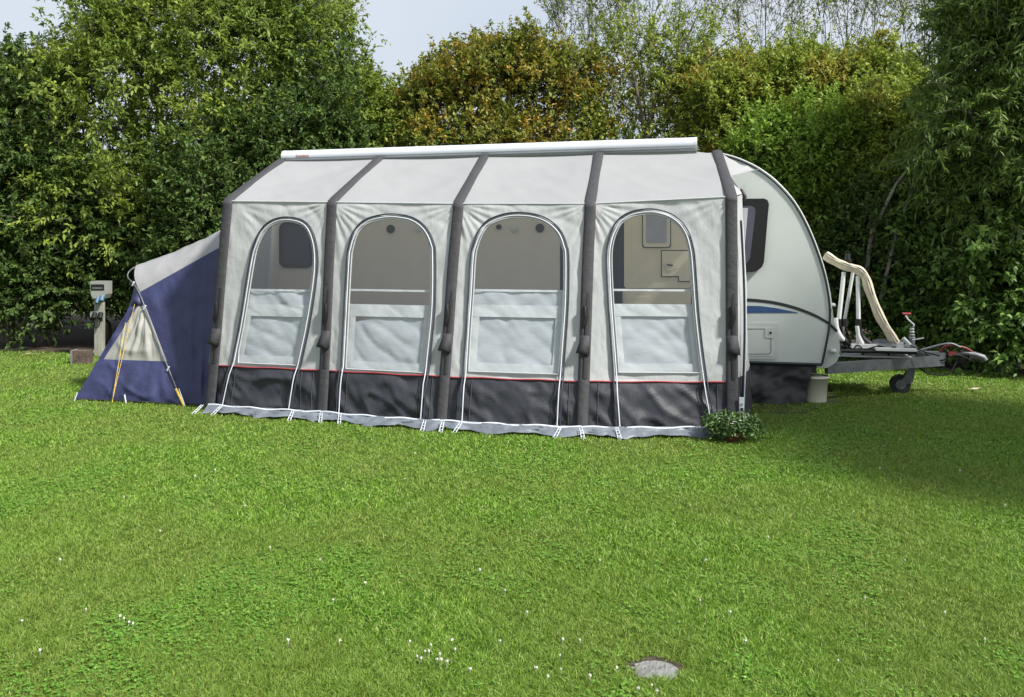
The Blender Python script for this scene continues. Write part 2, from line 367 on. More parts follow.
tree('hedge_bush', 'dark bush behind the white bike rack poles', 'bush', BG, base_at(865, 12.3),
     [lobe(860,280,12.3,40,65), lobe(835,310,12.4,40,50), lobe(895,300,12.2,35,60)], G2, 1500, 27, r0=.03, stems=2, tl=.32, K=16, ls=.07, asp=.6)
tree('hedge_bush', 'leafy bush with light green leaves behind the caravan coupling', 'bush', BG, base_at(940, 11.8),
     [lobe(935,290,11.8,45,55), lobe(960,335,11.6,45,38), lobe(910,330,11.9,35,40), lobe(940,240,12,45,45)], G7, 1250, 28, r0=.03, stems=2, tl=.42, K=17, ls=.09, asp=.55, up=.5, depth=.45, lumpy=.5, droop=.35, stray=.15)
tree('hedge_bush', 'broad leaved bush at the right frame edge beside the lawn', 'bush', BG, base_at(1010, 11),
     [lobe(1005,300,11,45,60), lobe(1040,340,10.8,45,45), lobe(1000,350,10.8,40,28), lobe(1030,240,11.3,50,50)], G7, 1150, 29, r0=.03, stems=2, tl=.42, K=17, ls=.095, asp=.55, up=.5, depth=.45, lumpy=.5, droop=.35, stray=.15)
def tr8(mb):
    Y = 11.8
    def q(px, py, dy=0): return (wX(px, Y+dy), Y+dy, wZ(py, Y+dy))
    mb.tube([q(862,300), q(872,232), q(896,185), q(930,140)], [.035,.03,.022,.012], 6)
    mb.tube([q(880,300,-.1), q(896,235,-.1), q(912,190,-.1), q(918,150,-.1)], [.03,.024,.018,.01], 6)
tree('willow_tree', 'dark full willow with long narrow leaves filling the upper right corner', 'tree', None, base_at(1010, 11.2),
     [lobe(1010,60,11.2,65,70), lobe(985,135,11,50,50), lobe(1040,150,10.8,55,70), lobe(990,10,11.5,50,45), lobe(1060,40,11,70,80), lobe(1000,210,11.3,55,50), lobe(965,180,11.6,40,45)], G6, 3400, 17,
     r0=.09, tl=.5, K=20, ls=.1, asp=.24, droop=.35, up=.25, stray=.12, lumpy=.4, extra=tr8, bark='barkpale')
# a dense row standing behind everything closes the view at eye height
for i in range(13):
    X = -13 + i*2.15; Yy = 16.8 + .5*math.sin(i*2.3); hgt = 3.1 + .35*math.sin(i*1.7)
    pxc = 512 + X/Yy*F
    where = ('far left frame edge' if i < 2 else 'tall left tree' if i < 5 else 'awning cassette' if i < 9 else 'caravan front' if i < 11 else 'upper right willow')
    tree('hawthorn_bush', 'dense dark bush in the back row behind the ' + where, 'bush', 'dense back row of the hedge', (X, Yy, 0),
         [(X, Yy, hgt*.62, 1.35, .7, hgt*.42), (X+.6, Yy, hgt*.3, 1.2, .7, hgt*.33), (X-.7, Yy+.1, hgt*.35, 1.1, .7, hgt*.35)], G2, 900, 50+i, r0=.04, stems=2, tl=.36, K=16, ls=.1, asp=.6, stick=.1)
# a tree that stands just outside the right of the frame shades the lawn there
tree('willow_tree', 'full willow standing beside the lawn beyond the right frame edge, shading the grass', 'tree', None, (7.6, 4.7, 0),
     [(7.1,4.6,4.1,1.5,1.5,1.2), (8.0,4.0,4.8,1.6,1.5,1.3), (7.6,5.3,4.6,1.6,1.2,1.2), (7.2,5.0,2.9,1.3,1.3,1.0), (8.4,5.0,5.5,1.6,1.3,1.1)], G6, 2300, 18, r0=.12, tl=.5, K=18, ls=.12, asp=.3, droop=.5, up=.1)

# ------------------------------------------------------------------ lawn
def ground_mat():
    m, nt, b = newmat('lawn_soil'); L = nt.links
    tc = nt.nodes.new('ShaderNodeTexCoord')
    n1 = nt.nodes.new('ShaderNodeTexNoise'); n1.inputs['Scale'].default_value = 1.3; n1.inputs['Detail'].default_value = 8
    n2 = nt.nodes.new('ShaderNodeTexNoise'); n2.inputs['Scale'].default_value = 45; n2.inputs['Detail'].default_value = 6
    L.new(tc.outputs['Object'], n1.inputs[0]); L.new(tc.outputs['Object'], n2.inputs[0])
    r = nt.nodes.new('ShaderNodeValToRGB'); e = r.color_ramp.elements
    e[0].position = .35; e[0].color = (.06,.09,.016,1); e[1].position = .68; e[1].color = (.1,.14,.025,1)
    L.new(n2.outputs[0], r.inputs[0]); L.new(r.outputs[0], b.inputs['Base Color']); b.inputs['Roughness'].default_value = .95
    bp = nt.nodes.new('ShaderNodeBump'); bp.inputs['Strength'].default_value = .8; bp.inputs['Distance'].default_value = .03
    L.new(n2.outputs[0], bp.inputs['Height']); L.new(bp.outputs[0], b.inputs['Normal'])
    return m
mb = MB(); mb.add([(-400,-60,0), (400,-60,0), (400,900,0), (-400,900,0)], [(0,1,2,3)])
tag(part('ground', mb, ground_mat()), kind='structure')
mb = MB()   # bare leaf-littered soil under the hedge
pts = [(-14,12.9), (-6.2,12.7), (-4.9,12.6), (-2,13.2), (3.6,12.6), (4.6,11.7), (5.6,10.7), (6.5,10.0), (14,10), (14,19), (-14,19)]
mb.add([(x, y, .004) for x, y in pts], [tuple(range(len(pts)))])
tag(part('hedge_soil', mb, M['soil']), kind='structure')

cover = gw(655, 671)      # concrete cover in the turf
def grassmat(name, cols, transl=.4, patch=None):
    return leafmat(name, cols, transl, patch=patch, pscale=.8, plo=.42, phi=.6, rough=.42)
GR = grassmat('lawn_grass', [(.04,.11,.01), (.12,.26,.02), (.22,.4,.04), (.45,.54,.16)], patch=[(.15,.28,.03), (.35,.43,.1), (.07,.15,.015), (.27,.38,.07)])
CLM = grassmat('clover_leaves', [(.07,.19,.02), (.13,.28,.035), (.22,.38,.06)], .3)
def blades(n, y0, y1, seed, pw=1.0):
    r = np.random.default_rng(seed)
    q = r.random(n); Y = (y0**(1-pw) + q*(y1**(1-pw) - y0**(1-pw)))**(1/(1-pw)) if pw != 1 else y0*(y1/y0)**q
    X = r.uniform(-1, 1, n) * (Y*.59 + .25); return X, Y, r
def pnoise(X, Y, s, seed):
    rr = np.random.default_rng(seed); o = np.zeros(len(X))
    for k in range(6):
        a = rr.uniform(0, 6.28); f = s*rr.uniform(.6, 2.2); o += np.sin((X*math.cos(a) + Y*math.sin(a))*f*6.28 + rr.uniform(0, 6.28))
    return o / 6
def outside(X, Y):
    d = ((X-cover[0])/.098)**2 + ((Y-cover[1]-.01)/.085)**2 > 1 + .35*np.sin(5*np.arctan2(Y-cover[1], X-cover[0])) + .5*rng.random(len(X))**3
    u = X*CS - Y*SN; v = X*SN + Y*CS
    inaw = (u > -4.45) & (u < .25) & (v > 7.66 + np.interp(u, [-4.52,-3.40,-2.277,-1.035,.206], [0,-.11,-.27,-.28,0]))
    under = (u > .2) & (u < 1.3) & (v > 9.2) & (v < 11.3)
    sx = np.interp(X, [-14,-6.2,-4.9,-2,3.6,4.6,5.6,6.5,14], [12.9,12.7,12.6,13.2,12.6,11.7,10.7,10,10]) 
    return d & ~inaw & ~under & (Y < sx + .2)
GX, GY, r = blades(1150000, 2.9, 13.2, 5, 1.65)
k = outside(GX, GY); GX = GX[k]; GY = GY[k]; n = len(GX)
hn = pnoise(GX, GY, .5, 1)*.3 + pnoise(GX, GY, 2.2, 2)*.4 + pnoise(GX, GY, 9, 3)*.55
worn = np.exp(-(((GX-2.3)/.5)**2 + ((GY-7.9)/.5)**2))
H = .0155 * (1 + .8*hn) * r.uniform(.4, 1.6, n) * (1 - .45*worn); Wd = np.maximum(.0028, .0010*GY) * r.uniform(.7, 1.3, n)
az = 4*pnoise(GX, GY, 1.2, 4) + 5*pnoise(GX, GY, 7, 5) + r.normal(0, 1.6, n); lean = np.abs(r.normal(.7, .6, n)) * H * 1.2
ux, uy = np.cos(az), np.sin(az); sx, sy = -uy, ux
# turn most blades so that their face is seen edge-free from all sides: random azimuth for width too
wa = r.uniform(0, 3.14, n); sx, sy = np.cos(wa), np.sin(wa)
V = np.zeros((n, 5, 3)); z0 = np.zeros(n) - .002
for i, (sg, t, l, wf) in enumerate(((-1, 0, 0, 1), (1, 0, 0, 1), (-1, .6, .35, .75), (1, .6, .35, .75), (0, 1, 1, 0))):
    V[:, i, 0] = GX + ux*lean*l + sx*Wd*.5*sg*wf; V[:, i, 1] = GY + uy*lean*l + sy*Wd*.5*sg*wf; V[:, i, 2] = H*t + (z0 if t == 0 else 0)
i = np.arange(n)[:, None]*5
T = np.stack([np.concatenate([i, i+1, i+3], 1), np.concatenate([i, i+3, i+2], 1), np.concatenate([i+2, i+3, i+4], 1)], 1).reshape(-1, 3)
tag(tri_mesh('grass', V.reshape(-1, 3), T, [GR]), 'short mown green lawn grass covering the whole pitch', 'grass', kind='stuff')
CX, CY, r = blades(90000, 2.9, 8.5, 6, 1.8)
pn = pnoise(CX, CY, .35, 9) + .8*pnoise(CX, CY, 1.1, 10); k = outside(CX, CY) & (pn > .0 + .9*r.random(len(CX))); CX = CX[k]; CY = CY[k]; n = len(CX)
cz = r.uniform(.01, .022, n); cl = []
BV = []; BD = []; BN = []; BL = []
a0 = r.uniform(0, 6.28, n); sz = np.maximum(.010, .0022*CY) * r.uniform(.7, 1.25, n)
for q in range(3):
    a = a0 + q*2.094; BV.append(np.stack([CX, CY, cz], 1)); BD.append(np.stack([np.cos(a), np.sin(a), r.uniform(-.1, .35, n)], 1))
    BN.append(np.tile([0, 0, 1.], (n, 1)) + r.normal(0, .25, (n, 3))); BL.append(sz)
cv, ct = leaves(np.concatenate(BV), np.concatenate(BD), np.concatenate(BN), np.concatenate(BL), np.concatenate(BL)*.95, .1)
tag(tri_mesh('clover', cv, ct, [CLM]), 'low clover leaves spreading through the lawn in patches', 'clover', kind='stuff')

# white clover heads, one object each
mb = MB(); rr = random.Random(3)
for k in range(26):
    a = rr.uniform(0, 6.28); e = math.asin(rr.uniform(-.3, 1)); d = Vector((math.cos(a)*math.cos(e), math.sin(a)*math.cos(e), math.sin(e)))
    c = Vector((0, 0, .042)); s = d.orthogonal().normalized()*.0026
    mb.add([c + d*.002 - s, c + d*.002 + s, c + d*.0105 + s*.8, c + d*.0105 - s*.8], [(0,1,2,3)])
mb.lathe((0,0,.036), [(.0,0), (.006,.002), (.0075,.007), (.005,.0115), (0,.013)], 8)
mb.tube([(0,0,0), (.003,0,.038)], .0012, 4)
fl = None
spots = [(120,617), (129,622), (417,655), (437,658), (425,650), (447,662), (431,645), (560,655), (561,668), (580,641), (600,560), (617,668), (563,640), (527,612), (440,655), (415,452), (245,505), (405,478), (195,476), (215,470), (124,497),
         (652,685), (657,690), (638,688), (768,537), (706,560), (865,598), (905,560), (1003,521), (945,612), (838,660), (745,640), (700,600), (730,612), (320,560), (365,582), (333,600), (340,640), (60,560), (86,610), (40,650), (22,620), (480,570), (500,640), (505,590),
         (160,530), (270,548), (288,640), (960,470), (1005,505), (880,468), (985,640), (470,668), (452,640), (455,650), (410,640), (536,666), (548,676), (590,676)]
for i, (px, py) in enumerate(spots):
    for j in range(1 if i > 4 else 2):
        p = gw(px + j*4, py + j*2, .03)
        if fl is None:
            fl = part('clover_flower', mb, M['petal']); o = fl
            tag(fl, 'small white clover flower head standing in the lawn', 'flower', 'white clover flowers scattered in the lawn')
        else: o = fl.copy(); COL.objects.link(o)
        o.location = (p[0], p[1], 0); s = rr.uniform(.4, .7)*max(1, p[1]/6); o.scale = (s, s, rr.uniform(.6, .8)); o.rotation_euler = (0, 0, rr.uniform(0, 6))

# concrete cover
cb = thing('drain_cover', (cover[0], cover[1], 0), label='small round weathered concrete drain cover sunk in the near lawn', cat='drain cover')
mb = MB(); n = 28
ring = [(cover[0] + .085*math.cos(2*math.pi*k/n)*(1+.1*math.sin(3*k)), cover[1] - .01 + .075*math.sin(2*math.pi*k/n), .008) for k in range(n)]
mb.extrude([(p[0], p[1], .001) for p in ring], (0,0,.008)); part('slab', mb, M['conc'], cb)
mb = MB(); mb.lathe((cover[0], cover[1], 0), [(.12,.001), (.105,.005), (.09,.004), (.07,.002)], 28)
part('soil_rim', mb, M['soil'], cb)
# worn earth patch by the awning corner
mb = MB(); c = gw(775, 408); mb.add([(c[0] + .42*math.cos(a)*(1+.2*math.sin(3*a)), c[1] + .3*math.sin(a), .006) for a in [2*math.pi*k/20 for k in range(20)]], [tuple(range(20))])
tag(part('worn_ground', mb, M['soil']), kind='structure')

# ------------------------------------------------------------------ awning
UB = [-4.52,-3.40,-2.277,-1.035,.206]; UE = [-4.45,-3.39,-2.18,-.99,.203]; UR = [-4.515,-3.39,-2.24,-1.06,.099]
ZE = [1.97,1.95,1.925,1.915,1.965]; ZR, VE, VR = 2.455, 7.8, 9.02; RED = .425
aw = thing('awning', (-2.15, 8.3, 0), rot=1, label='large light grey inflatable awning with four arched windows and charcoal lower band', cat='awning')
AWO[0] = ORG[aw.name]
def wr(u, z, s=1.0):
    """creases of the stretched cloth, metres"""
    p = Vector((u*1.3 + z*1.1, z*.7 - u*.5, 3.3)); q = Vector((u*3.2 - z*4.0, u*1.1 + z*1.3, 7.1)); w = Vector((u*9 + z*6, z*2, 1.0))
    r1 = 1 - 2*abs(noise.noise(Vector((u*1.9 + z*2.6, z*1.0 - u*.9, 9.0))))
    return s * (.014*noise.noise(p*1.6) + .013*noise.noise(q) + .005*noise.noise(w) + .012*r1**3)
def ut(i, z): return UB[i] + (UE[i]-UB[i])*z/1.97
ARCH = [
 [(223,406),(239,330),(250,263),(255,243),(263,228),(273,220),(286,217),(300,219),(309,225),(315,237),(318,255),(317,280),(310,325),(301,368),(294,412)],
 [(339,417),(343,343),(347,263),(349,247),(353,234),(359,225),(367,219),(378,215.5),(391,214),(403,215),(413,217.5),(422,223),(429,231),(434,242),(436,255),(435.5,308),(430,365),(426,418)],
 [(461,424),(465,350),(469,291),(471,257),(474,243),(479,231),(486,222),(495,217),(507,213.5),(520,212.5),(534,214),(546,218),(556,225),(563,234),(567,245),(569,257),(568.5,304),(564,369),(561,427)],
 [(617,426),(612,357),(608,300),(606.5,260),(608,243),(612,230),(618,220),(627,213.5),(638,210),(651,209),(663,211),(673,215),(682,222),(689,233),(693,247),(695,262),(699,319),(706,376),(715,428)]]
def smoothline(pts, k=4):
    out = []
    for i in range(len(pts)-1):
        p0 = pts[max(i-1,0)]; p1 = pts[i]; p2 = pts[i+1]; p3 = pts[min(i+2,len(pts)-1)]
        for j in range(k):
            t = j/k
            out.append(tuple(.5*((2*b) + (-a+c)*t + (2*a-5*b+4*c-d)*t*t + (-a+3*b-3*c+d)*t**3) for a, b, c, d in zip(p0, p1, p2, p3)))
    return out + [pts[-1]]
sills = [363, 368, 369, 371]
for i in range(4):
    zipc = [FP(*p) for p in smoothline(ARCH[i], 8)]                  # (u,v,z) of the zip centre
    zs = FP(*[(ARCH[i][0][0]+ARCH[i][-1][0])/2, sills[i]])[2]
    # hole = zip inset by 4.5 cm, closed by the sill
    cx = sum(p[0] for p in zipc)/len(zipc)
    hole = []
    for k, p in enumerate(zipc):
        a = Vector(zipc[max(k-1,0)]); b = Vector(zipc[min(k+1,len(zipc)-1)]); t = (b-a); nrm = Vector((t.z, 0, -t.x)).normalized()
        q = (p[0] + nrm.x*.045, p[2] + nrm.z*.045)
        hole.append(q)
    hole = [q for q in hole if q[1] > zs + .01]
    uL, uR = hole[0][0], hole[-1][0]
    # sill points, right to left
    m = 14; loop = hole + [(uR + (uL-uR)*k/m, zs) for k in range(m+1)]
    hc = ((uL+uR)/2, (zs + max(q[1] for q in hole))/2)
    # panel = rings from the hole out to the bay's edges
    def outer(q):
        d = (q[0]-hc[0], q[1]-hc[1]); best = 1e9
        for s in range(60):
            pass
        lo, hi = 0.0, 12.0
        for s in range(40):
            mdl = (lo+hi)/2; x = hc[0]+d[0]*mdl; z = hc[1]+d[1]*mdl
            ze = ZE[i] + (ZE[i+1]-ZE[i])*min(1, max(0, (x-UE[i])/(UE[i+1]-UE[i])))
            inside = (RED < z < ze) and (ut(i, z) < x < ut(i+1, z))
            if inside: lo = mdl
            else: hi = mdl
        return (hc[0]+d[0]*lo, hc[1]+d[1]*lo)
    # make sure the four corners are hit
    out = [outer(q) for q in loop]
    corners = [(ut(i,RED),RED), (UE[i],ZE[i]), (UE[i+1],ZE[i+1]), (ut(i+1,RED),RED)]
    for c in corners:
        j = min(range(len(out)), key=lambda k: (out[k][0]-c[0])**2 + (out[k][1]-c[1])**2); out[j] = c
    R = 22; nl = len(loop); vs = []; fs = []
    for a in range(R+1):
        t = a/R
        for q, o in zip(loop, out):
            u = q[0] + (o[0]-q[0])*t; z = q[1] + (o[1]-q[1])*t
            em = min(1, t*4, (1-t)*5) ; fan = 0
            for (cu, cz) in ((UE[i], ZE[i]), (UE[i+1], ZE[i+1])):     # creases that fan out from the eave corners
                du, dz = u-cu, cz-z; rad = math.hypot(du, dz); an = math.atan2(dz, abs(du)+1e-4)
                fan += .006*math.sin(an*26 + i)*math.exp(-(rad/.45)**2)*min(1, rad*8)
            du0 = min(u-ut(i,z), ut(i+1,z)-u); fan += .0045*math.sin(z*48 + du0*30 + i)*math.exp(-du0/.12)*min(1, du0*25)*(1 if .4 < z < 1.2 else .35)
            vs.append((u, vf(z) + (wr(u, z, .8) + fan)*em, z))
    for a in range(R):
        for k in range(nl): fs.append((a*nl+k, a*nl+(k+1)%nl, (a+1)*nl+(k+1)%nl, (a+1)*nl+k))
    mb = MB(); mb.add(vs, fs, True); part('wall_panel', mb, M['fabric'], aw)
    # lower charcoal band
    mb = MB(); hb = lambda a, b: (ut(i, b*RED) + (ut(i+1, b*RED)-ut(i, b*RED))*a, 0, 0)
    def mud(a, b):
        z = .05 + b*(RED-.05); u = ut(i, z) + (ut(i+1, z)-ut(i, z))*a; e = min(1, a*8, (1-a)*8)
        bl = .03*math.sin(math.pi*a)*(1-b)**.7 + wr(u*1.5, z*1.7, 2.2)*e*min(1, (1-b)*5)
        return (u, vf(z) - bl, z)
    mb.grid(mud, 60, 18); part('mud_wall', mb, M['skirtfab'], aw)
    mb = MB()
    def val(a, b):
        u = UB[i] + (UB[i+1]-UB[i])*a; sag = .02*math.sin(a*math.pi*3 + i)
        hang = abs(math.sin(a*math.pi*2 + i*.4))**.6
        z = .075*(1-b) + .004 + .028*b*hang; v = 7.575 - .03*math.sin(math.pi*a) - b*(.09 + .06*(1-hang)) - .012*math.sin(a*40+i)*b + wr(u*3, b, 1.5)
        return (u, v, z)
    mb.grid(val, 70, 6); part('ground_valance', mb, M['valance'], aw)
    mb = MB(); mb.tube([(UB[i] + (UB[i+1]-UB[i])*k/40, 7.62 - .05 - .03*math.sin(math.pi*k/40), .072 + .006*math.sin(k*.5)) for k in range(41)], .0085, 6); part('edge_tape', mb, M['wtape'], aw)
    for a in (.1, .2, .8, .9):     # seam tapes of the lower band
        mb = MB(); mb.tube([(mud(a, q/10)[0], mud(a, q/10)[1]-.004, mud(a, q/10)[2]) for q in range(11)], .005, 4); part('seam_tape', mb, M['tubefab'], aw)
    # window with pane and blind
    win = part('window', MB().add([(q[0], vf(q[1]) + .004, q[1]) for q in loop], [tuple(range(len(loop)))]), M['film'], aw)
    mb = MB(); cl = [(q[0], vf(q[1]) - .004, q[1]) for q in loop]; mb.tube(cl, .012, 6, sq=.4, ax=(0,1,0), closed=True)
    part('welt', mb, M['fabric'], win)
    # blind: whole lower half; edges follow the hole
    def side(z, which):
        best = None; hs = hole[:len(hole)//2] if which == 0 else hole[len(hole)//2:][::-1]
        for (a, b) in zip(hs, hs[1:]):
            if a[1] <= z <= b[1]: t = (z-a[1])/max(1e-6, b[1]-a[1]); return a[0] + (b[0]-a[0])*t
        return hs[0][0]
    def zpx(y): return FP((ARCH[i][0][0]+ARCH[i][-1][0])/2, y)[2]
    zt, zb, zb2 = zpx(289), zpx(304), zpx(316)
    def strip(z0, z1, off, u0=0, u1=1, nx=30, nz=10, amp=1.0, cut=None, matn='hem', nm='hem'):
        def fn(a, b):
            zz1 = z1 if cut is None else z1 - cut(u0 + (u1-u0)*a)
            z = z0 + (zz1-z0)*b; l, r_ = side(z, 0)-.012, side(z, 1)+.012; t = u0 + (u1-u0)*a; u = l + (r_-l)*t
            return (u, vf(z) + off + wr(u*1.6+5, z*2.0, amp)*(1 if matn != 'hem' else .4), z)
        m_ = MB(); m_.grid(fn, nx, nz); return part(nm, m_, M[matn], win)
    cut = (lambda t: .18*max(0, 1-t*1.2)) if i == 1 else None
    strip(zs-.01, zb, .035, matn='blind', nm='blind', amp=.8, cut=cut, nz=24, nx=40)
    strip(zb, zb2-0*.01, .02); strip(zt-.018, zt, .022, nz=2)
    strip(zs-.012, zs+.07, .021, nz=3)
    strip(zs, zb, .0215, 0, .09, 3, 20); strip(zs, zb, .0215, .91, 1, 3, 20)
    if i in (0, 2): strip(zb, zt, .03, matn='blind', nm='folded_sheet', nz=6)
    low = lambda z: .045*min(1, max(0, (RED+.03-z)/.1))
    # zip: dark tape with a white cord inside it, right down to the ground
    mb = MB(); mb.tube([(p[0], vf(p[2])-.012-low(p[2]), p[2]) for p in zipc], .0145, 6, sq=.45, ax=(0,1,0)); 
    zp = part('zip', mb, M['zip'], aw)
    ins = []
    for k, p in enumerate(zipc):
        a = Vector(zipc[max(k-1,0)]); b = Vector(zipc[min(k+1,len(zipc)-1)]); t = (b-a); nrm = Vector((t.z, 0, -t.x)).normalized()
        ins.append((p[0] + nrm.x*.026, vf(p[2])-.02-low(p[2]), p[2] + nrm.z*.026))
    mb = MB(); mb.tube(ins, .005, 6, cap=True); part('cord', mb, M['wtape'], zp)
# red piping, one run
mb = MB(); mb.tube([(ut(0,RED) + (ut(4,RED)-ut(0,RED))*k/60, vf(RED)-.008, RED + .003*math.sin(k)) for k in range(61)], .006, 6); part('red_piping', mb, M['red'], aw)
# roof, sagging a little between the tubes
for i in range(4):
    def roof(a, b):
        u0 = UE[i] + (UE[i+1]-UE[i])*a; u1 = UR[i] + (UR[i+1]-UR[i])*a; u = u0 + (u1-u0)*b
        z0 = ZE[i] + (ZE[i+1]-ZE[i])*a; e = math.sin(math.pi*a)
        return (u, VE + (VR-VE)*b, z0 + (ZR-z0)*b + .02*math.sin(math.pi*b) - .035*e*math.sin(math.pi*min(1, b*.8+.1)) + wr(u, b*1.2, .8)*min(1, b*6, (1-b)*6, a*6, (1-a)*6))
    mb = MB(); mb.grid(roof, 36, 26); part('roof_panel', mb, M['roof'], aw)
    mb = MB(); mb.tube([(UE[i] + (UE[i+1]-UE[i])*k/30, VE-.004, ZE[i] + (ZE[i+1]-ZE[i])*k/30) for k in range(31)], .007, 5); part('eave_seam', mb, M['fabric'], aw)
# air tubes with pouches and straps
for i in range(5):
    pts = [(UB[i], 7.595, .03), (ut(i,.7), vf(.7)-.015, .7), (ut(i,1.4), vf(1.4)-.015, 1.4), (UE[i], VE-.02, ZE[i]-.1), (UE[i], VE-.012, ZE[i]-.015), (UE[i]+.05*(UR[i]-UE[i]), VE+.05, ZE[i]+.03), ]
    pts += [(UE[i] + (UR[i]-UE[i])*t, VE + (VR-VE)*t, ZE[i] + (ZR-ZE[i])*t + .012) for t in (.15,.35,.55,.75,.99)]
    mb = MB(); mb.tube(smoothline(pts, 4), .05, 14, sq=.4, ax=(1,0,0))
    at = part('air_tube', mb, M['tubefab'], aw)
    zc = .65 + .01*i
    mb = MB(); u0 = ut(i, zc) - .0; s = 1 if i == 4 else -1
    v0 = vf(zc) - .05
    # open flap of the valve pouch
    mb.add([(u0-.035, v0+.01, zc+.09), (u0+.035, v0+.01, zc+.12), (u0+.04+.03*(s>0), v0-.012, zc-.04), (u0-.04-.03*(s<0), v0-.02, zc-.02), (u0, v0-.03, zc+.02),
            (u0-.045, v0+.03, zc+.12), (u0+.045, v0+.03, zc+.12), (u0+.04, v0+.04, zc-.04), (u0-.04, v0+.04, zc-.02)],
           [(0,1,4), (1,2,4), (2,3,4), (3,0,4), (5,6,1,0), (6,7,2,1), (8,5,0,3), (7,8,3,2)], True)
    part('valve_pouch', mb, M['tubefab'], aw)
    mb = MB(); mb.tube([(u0-.012, v0+.03, zc+.2), (u0+.012, v0+.018, zc+.27), (u0, v0+.035, zc+.36)], .022, 6)
    part('valve', mb, M['black'], aw)
    mb = MB(); mb.tube([(ut(i,.45)+.01, vf(.45)-.038, .45), (ut(i,.9)+.012, vf(.9)-.036, .9), (ut(i,1.15)+.01, vf(1.15)-.03, 1.15)], .02, 6, sq=.3, ax=(1,0,0)); part('strap', mb, M['strap'], aw)
# ladder straps and pegs at the foot
for px in (203, 222, 294, 322, 341, 426, 444, 462, 561, 581, 616):
    u, v, z = pl(px, 414, 7.52); s = 1 if px in (322,341,581,616) else -1
    if px in (426,444,294): s = .2
    mb = MB()
    for d in (-.01, .01): mb.tube([(u+d, v-.01, .08), (u+d*1.5+.035*s, v-.11, .012)], .0035, 4)
    for t in (.25,.5,.75): mb.tube([(u-.012+.035*s*t, v-.01-.1*t, .08-.068*t), (u+.012+.035*s*t, v-.01-.1*t, .08-.068*t)], .003, 4)
    mb.tube([(u+.035*s, v-.12, .03), (u+.035*s, v-.1, -.03)], .004, 5)
    part('peg_strap', mb, M['wtape'], aw)
# side walls
def bil(A, B, C, D, bulge=None, w=1.0):
    A, B, C, D = map(Vector, (A, B, C, D))
    def fn(a, b):
        p = A.lerp(B, a).lerp(D.lerp(C, a), b)
        if bulge: p = p + bulge(a, b)
        return p + Vector((wr(p.y*1.3, p.z, w)*min(1, a*5, (1-a)*5), 0, 0))
    return fn
mb = MB(); mb.grid(bil((.206,7.66,RED), (.40,9.1,RED), (.34,9.1,2.05), (.203,7.82,1.955), lambda a, b: Vector((.05*math.sin(math.pi*a)*(1-b*.6), 0, 0))), 20, 24); part('side_wall', mb, M['fabric'], aw)
mb = MB(); mb.grid(bil((.206,7.62,.0), (.42,9.1,.0), (.40,9.1,RED), (.206,7.66,RED), lambda a, b: Vector((.05*math.sin(math.pi*a), 0, 0))), 20, 8); part('mud_wall', mb, M['skirtfab'], aw)
mb = MB(); mb.grid(lambda a, b: (.203 + (.099-.203)*b + (.34-.203)*a*(1-b) , VE + (VR-VE)*b + (9.1-VE)*a*(1-b), 1.965 + (ZR-1.965)*b + .09*a*(1-b)), 8, 8); part('side_wall', mb, M['fabric'], aw)
tR = (.165, 8.25, 2.16)
mb = MB(); mb.grid(lambda a, b: tuple(Vector(tR).lerp(Vector((.099,9.02,2.47)), b).lerp(Vector((.30,9.1,2.40)).lerp(Vector((.52,9.12,2.30)), 1-b) if b < 1 else Vector((.099,9.02,2.47)), a*(1-b)**.5 if b < 1 else 0) + Vector((0,0,-.03*a*abs(math.sin(b*9))*(1-b)))), 10, 12); part('roof_flap', mb, M['roof'], aw)
lb = lambda a, b: Vector((-.16*math.sin(math.pi*min(1, a*1.0)**.6)*(1-b)**.5, 0, 0))
mb = MB(); mb.grid(bil((-4.52,7.66,RED), (-4.75,9.1,RED), (-4.65,9.1,2.05), (-4.45,7.82,1.96), lb), 20, 24); part('side_wall', mb, M['fabric'], aw)
mb = MB(); mb.grid(bil((-4.52,7.62,0), (-4.77,9.1,0), (-4.75,9.1,RED), (-4.52,7.66,RED), lambda a, b: Vector((-.16*math.sin(math.pi*a**.6), 0, 0))), 20, 8); part('mud_wall', mb, M['skirtfab'], aw)
mb = MB(); mb.grid(lambda a, b: (-4.45 + (-4.515+4.45)*b - .2*a*(1-b), VE + (VR-VE)*b + (9.1-VE)*a*(1-b), 1.965 + (ZR-1.965)*b + .09*a*(1-b)), 8, 8); part('side_wall', mb, M['fabric'], aw)
# side door zips seen edge-on
fnl = bil((-4.52,7.66,.05), (-4.77,9.1,.05), (-4.65,9.1,2.05), (-4.45,7.82,1.96), lb)
mb = MB(); pts = [Vector(fnl(.12 + .12*(k/20)**2, k/20*.9)) + Vector((-.012, -.01, 0)) for k in range(21)]; mb.tube(pts, .009, 6); zl = part('zip', mb, M['zip'], aw)
mb = MB(); mb.tube([p + Vector((.014,-.01,0)) for p in pts], .006, 6); part('cord', mb, M['wtape'], zl)
mb = MB(); pts = [Vector((.24 + .03*math.sin(k/20*3.1), 7.95 + .1*k/20, .02 + 1.75*k/20)) for k in range(21)]
mb.tube([p + Vector((.05,0,0)) for p in pts], .01, 6); zl = part('zip', mb, M['zip'], aw)
mb = MB(); mb.tube([p + Vector((.062,-.008,0)) for p in pts], .006, 6); part('cord', mb, M['wtape'], zl)
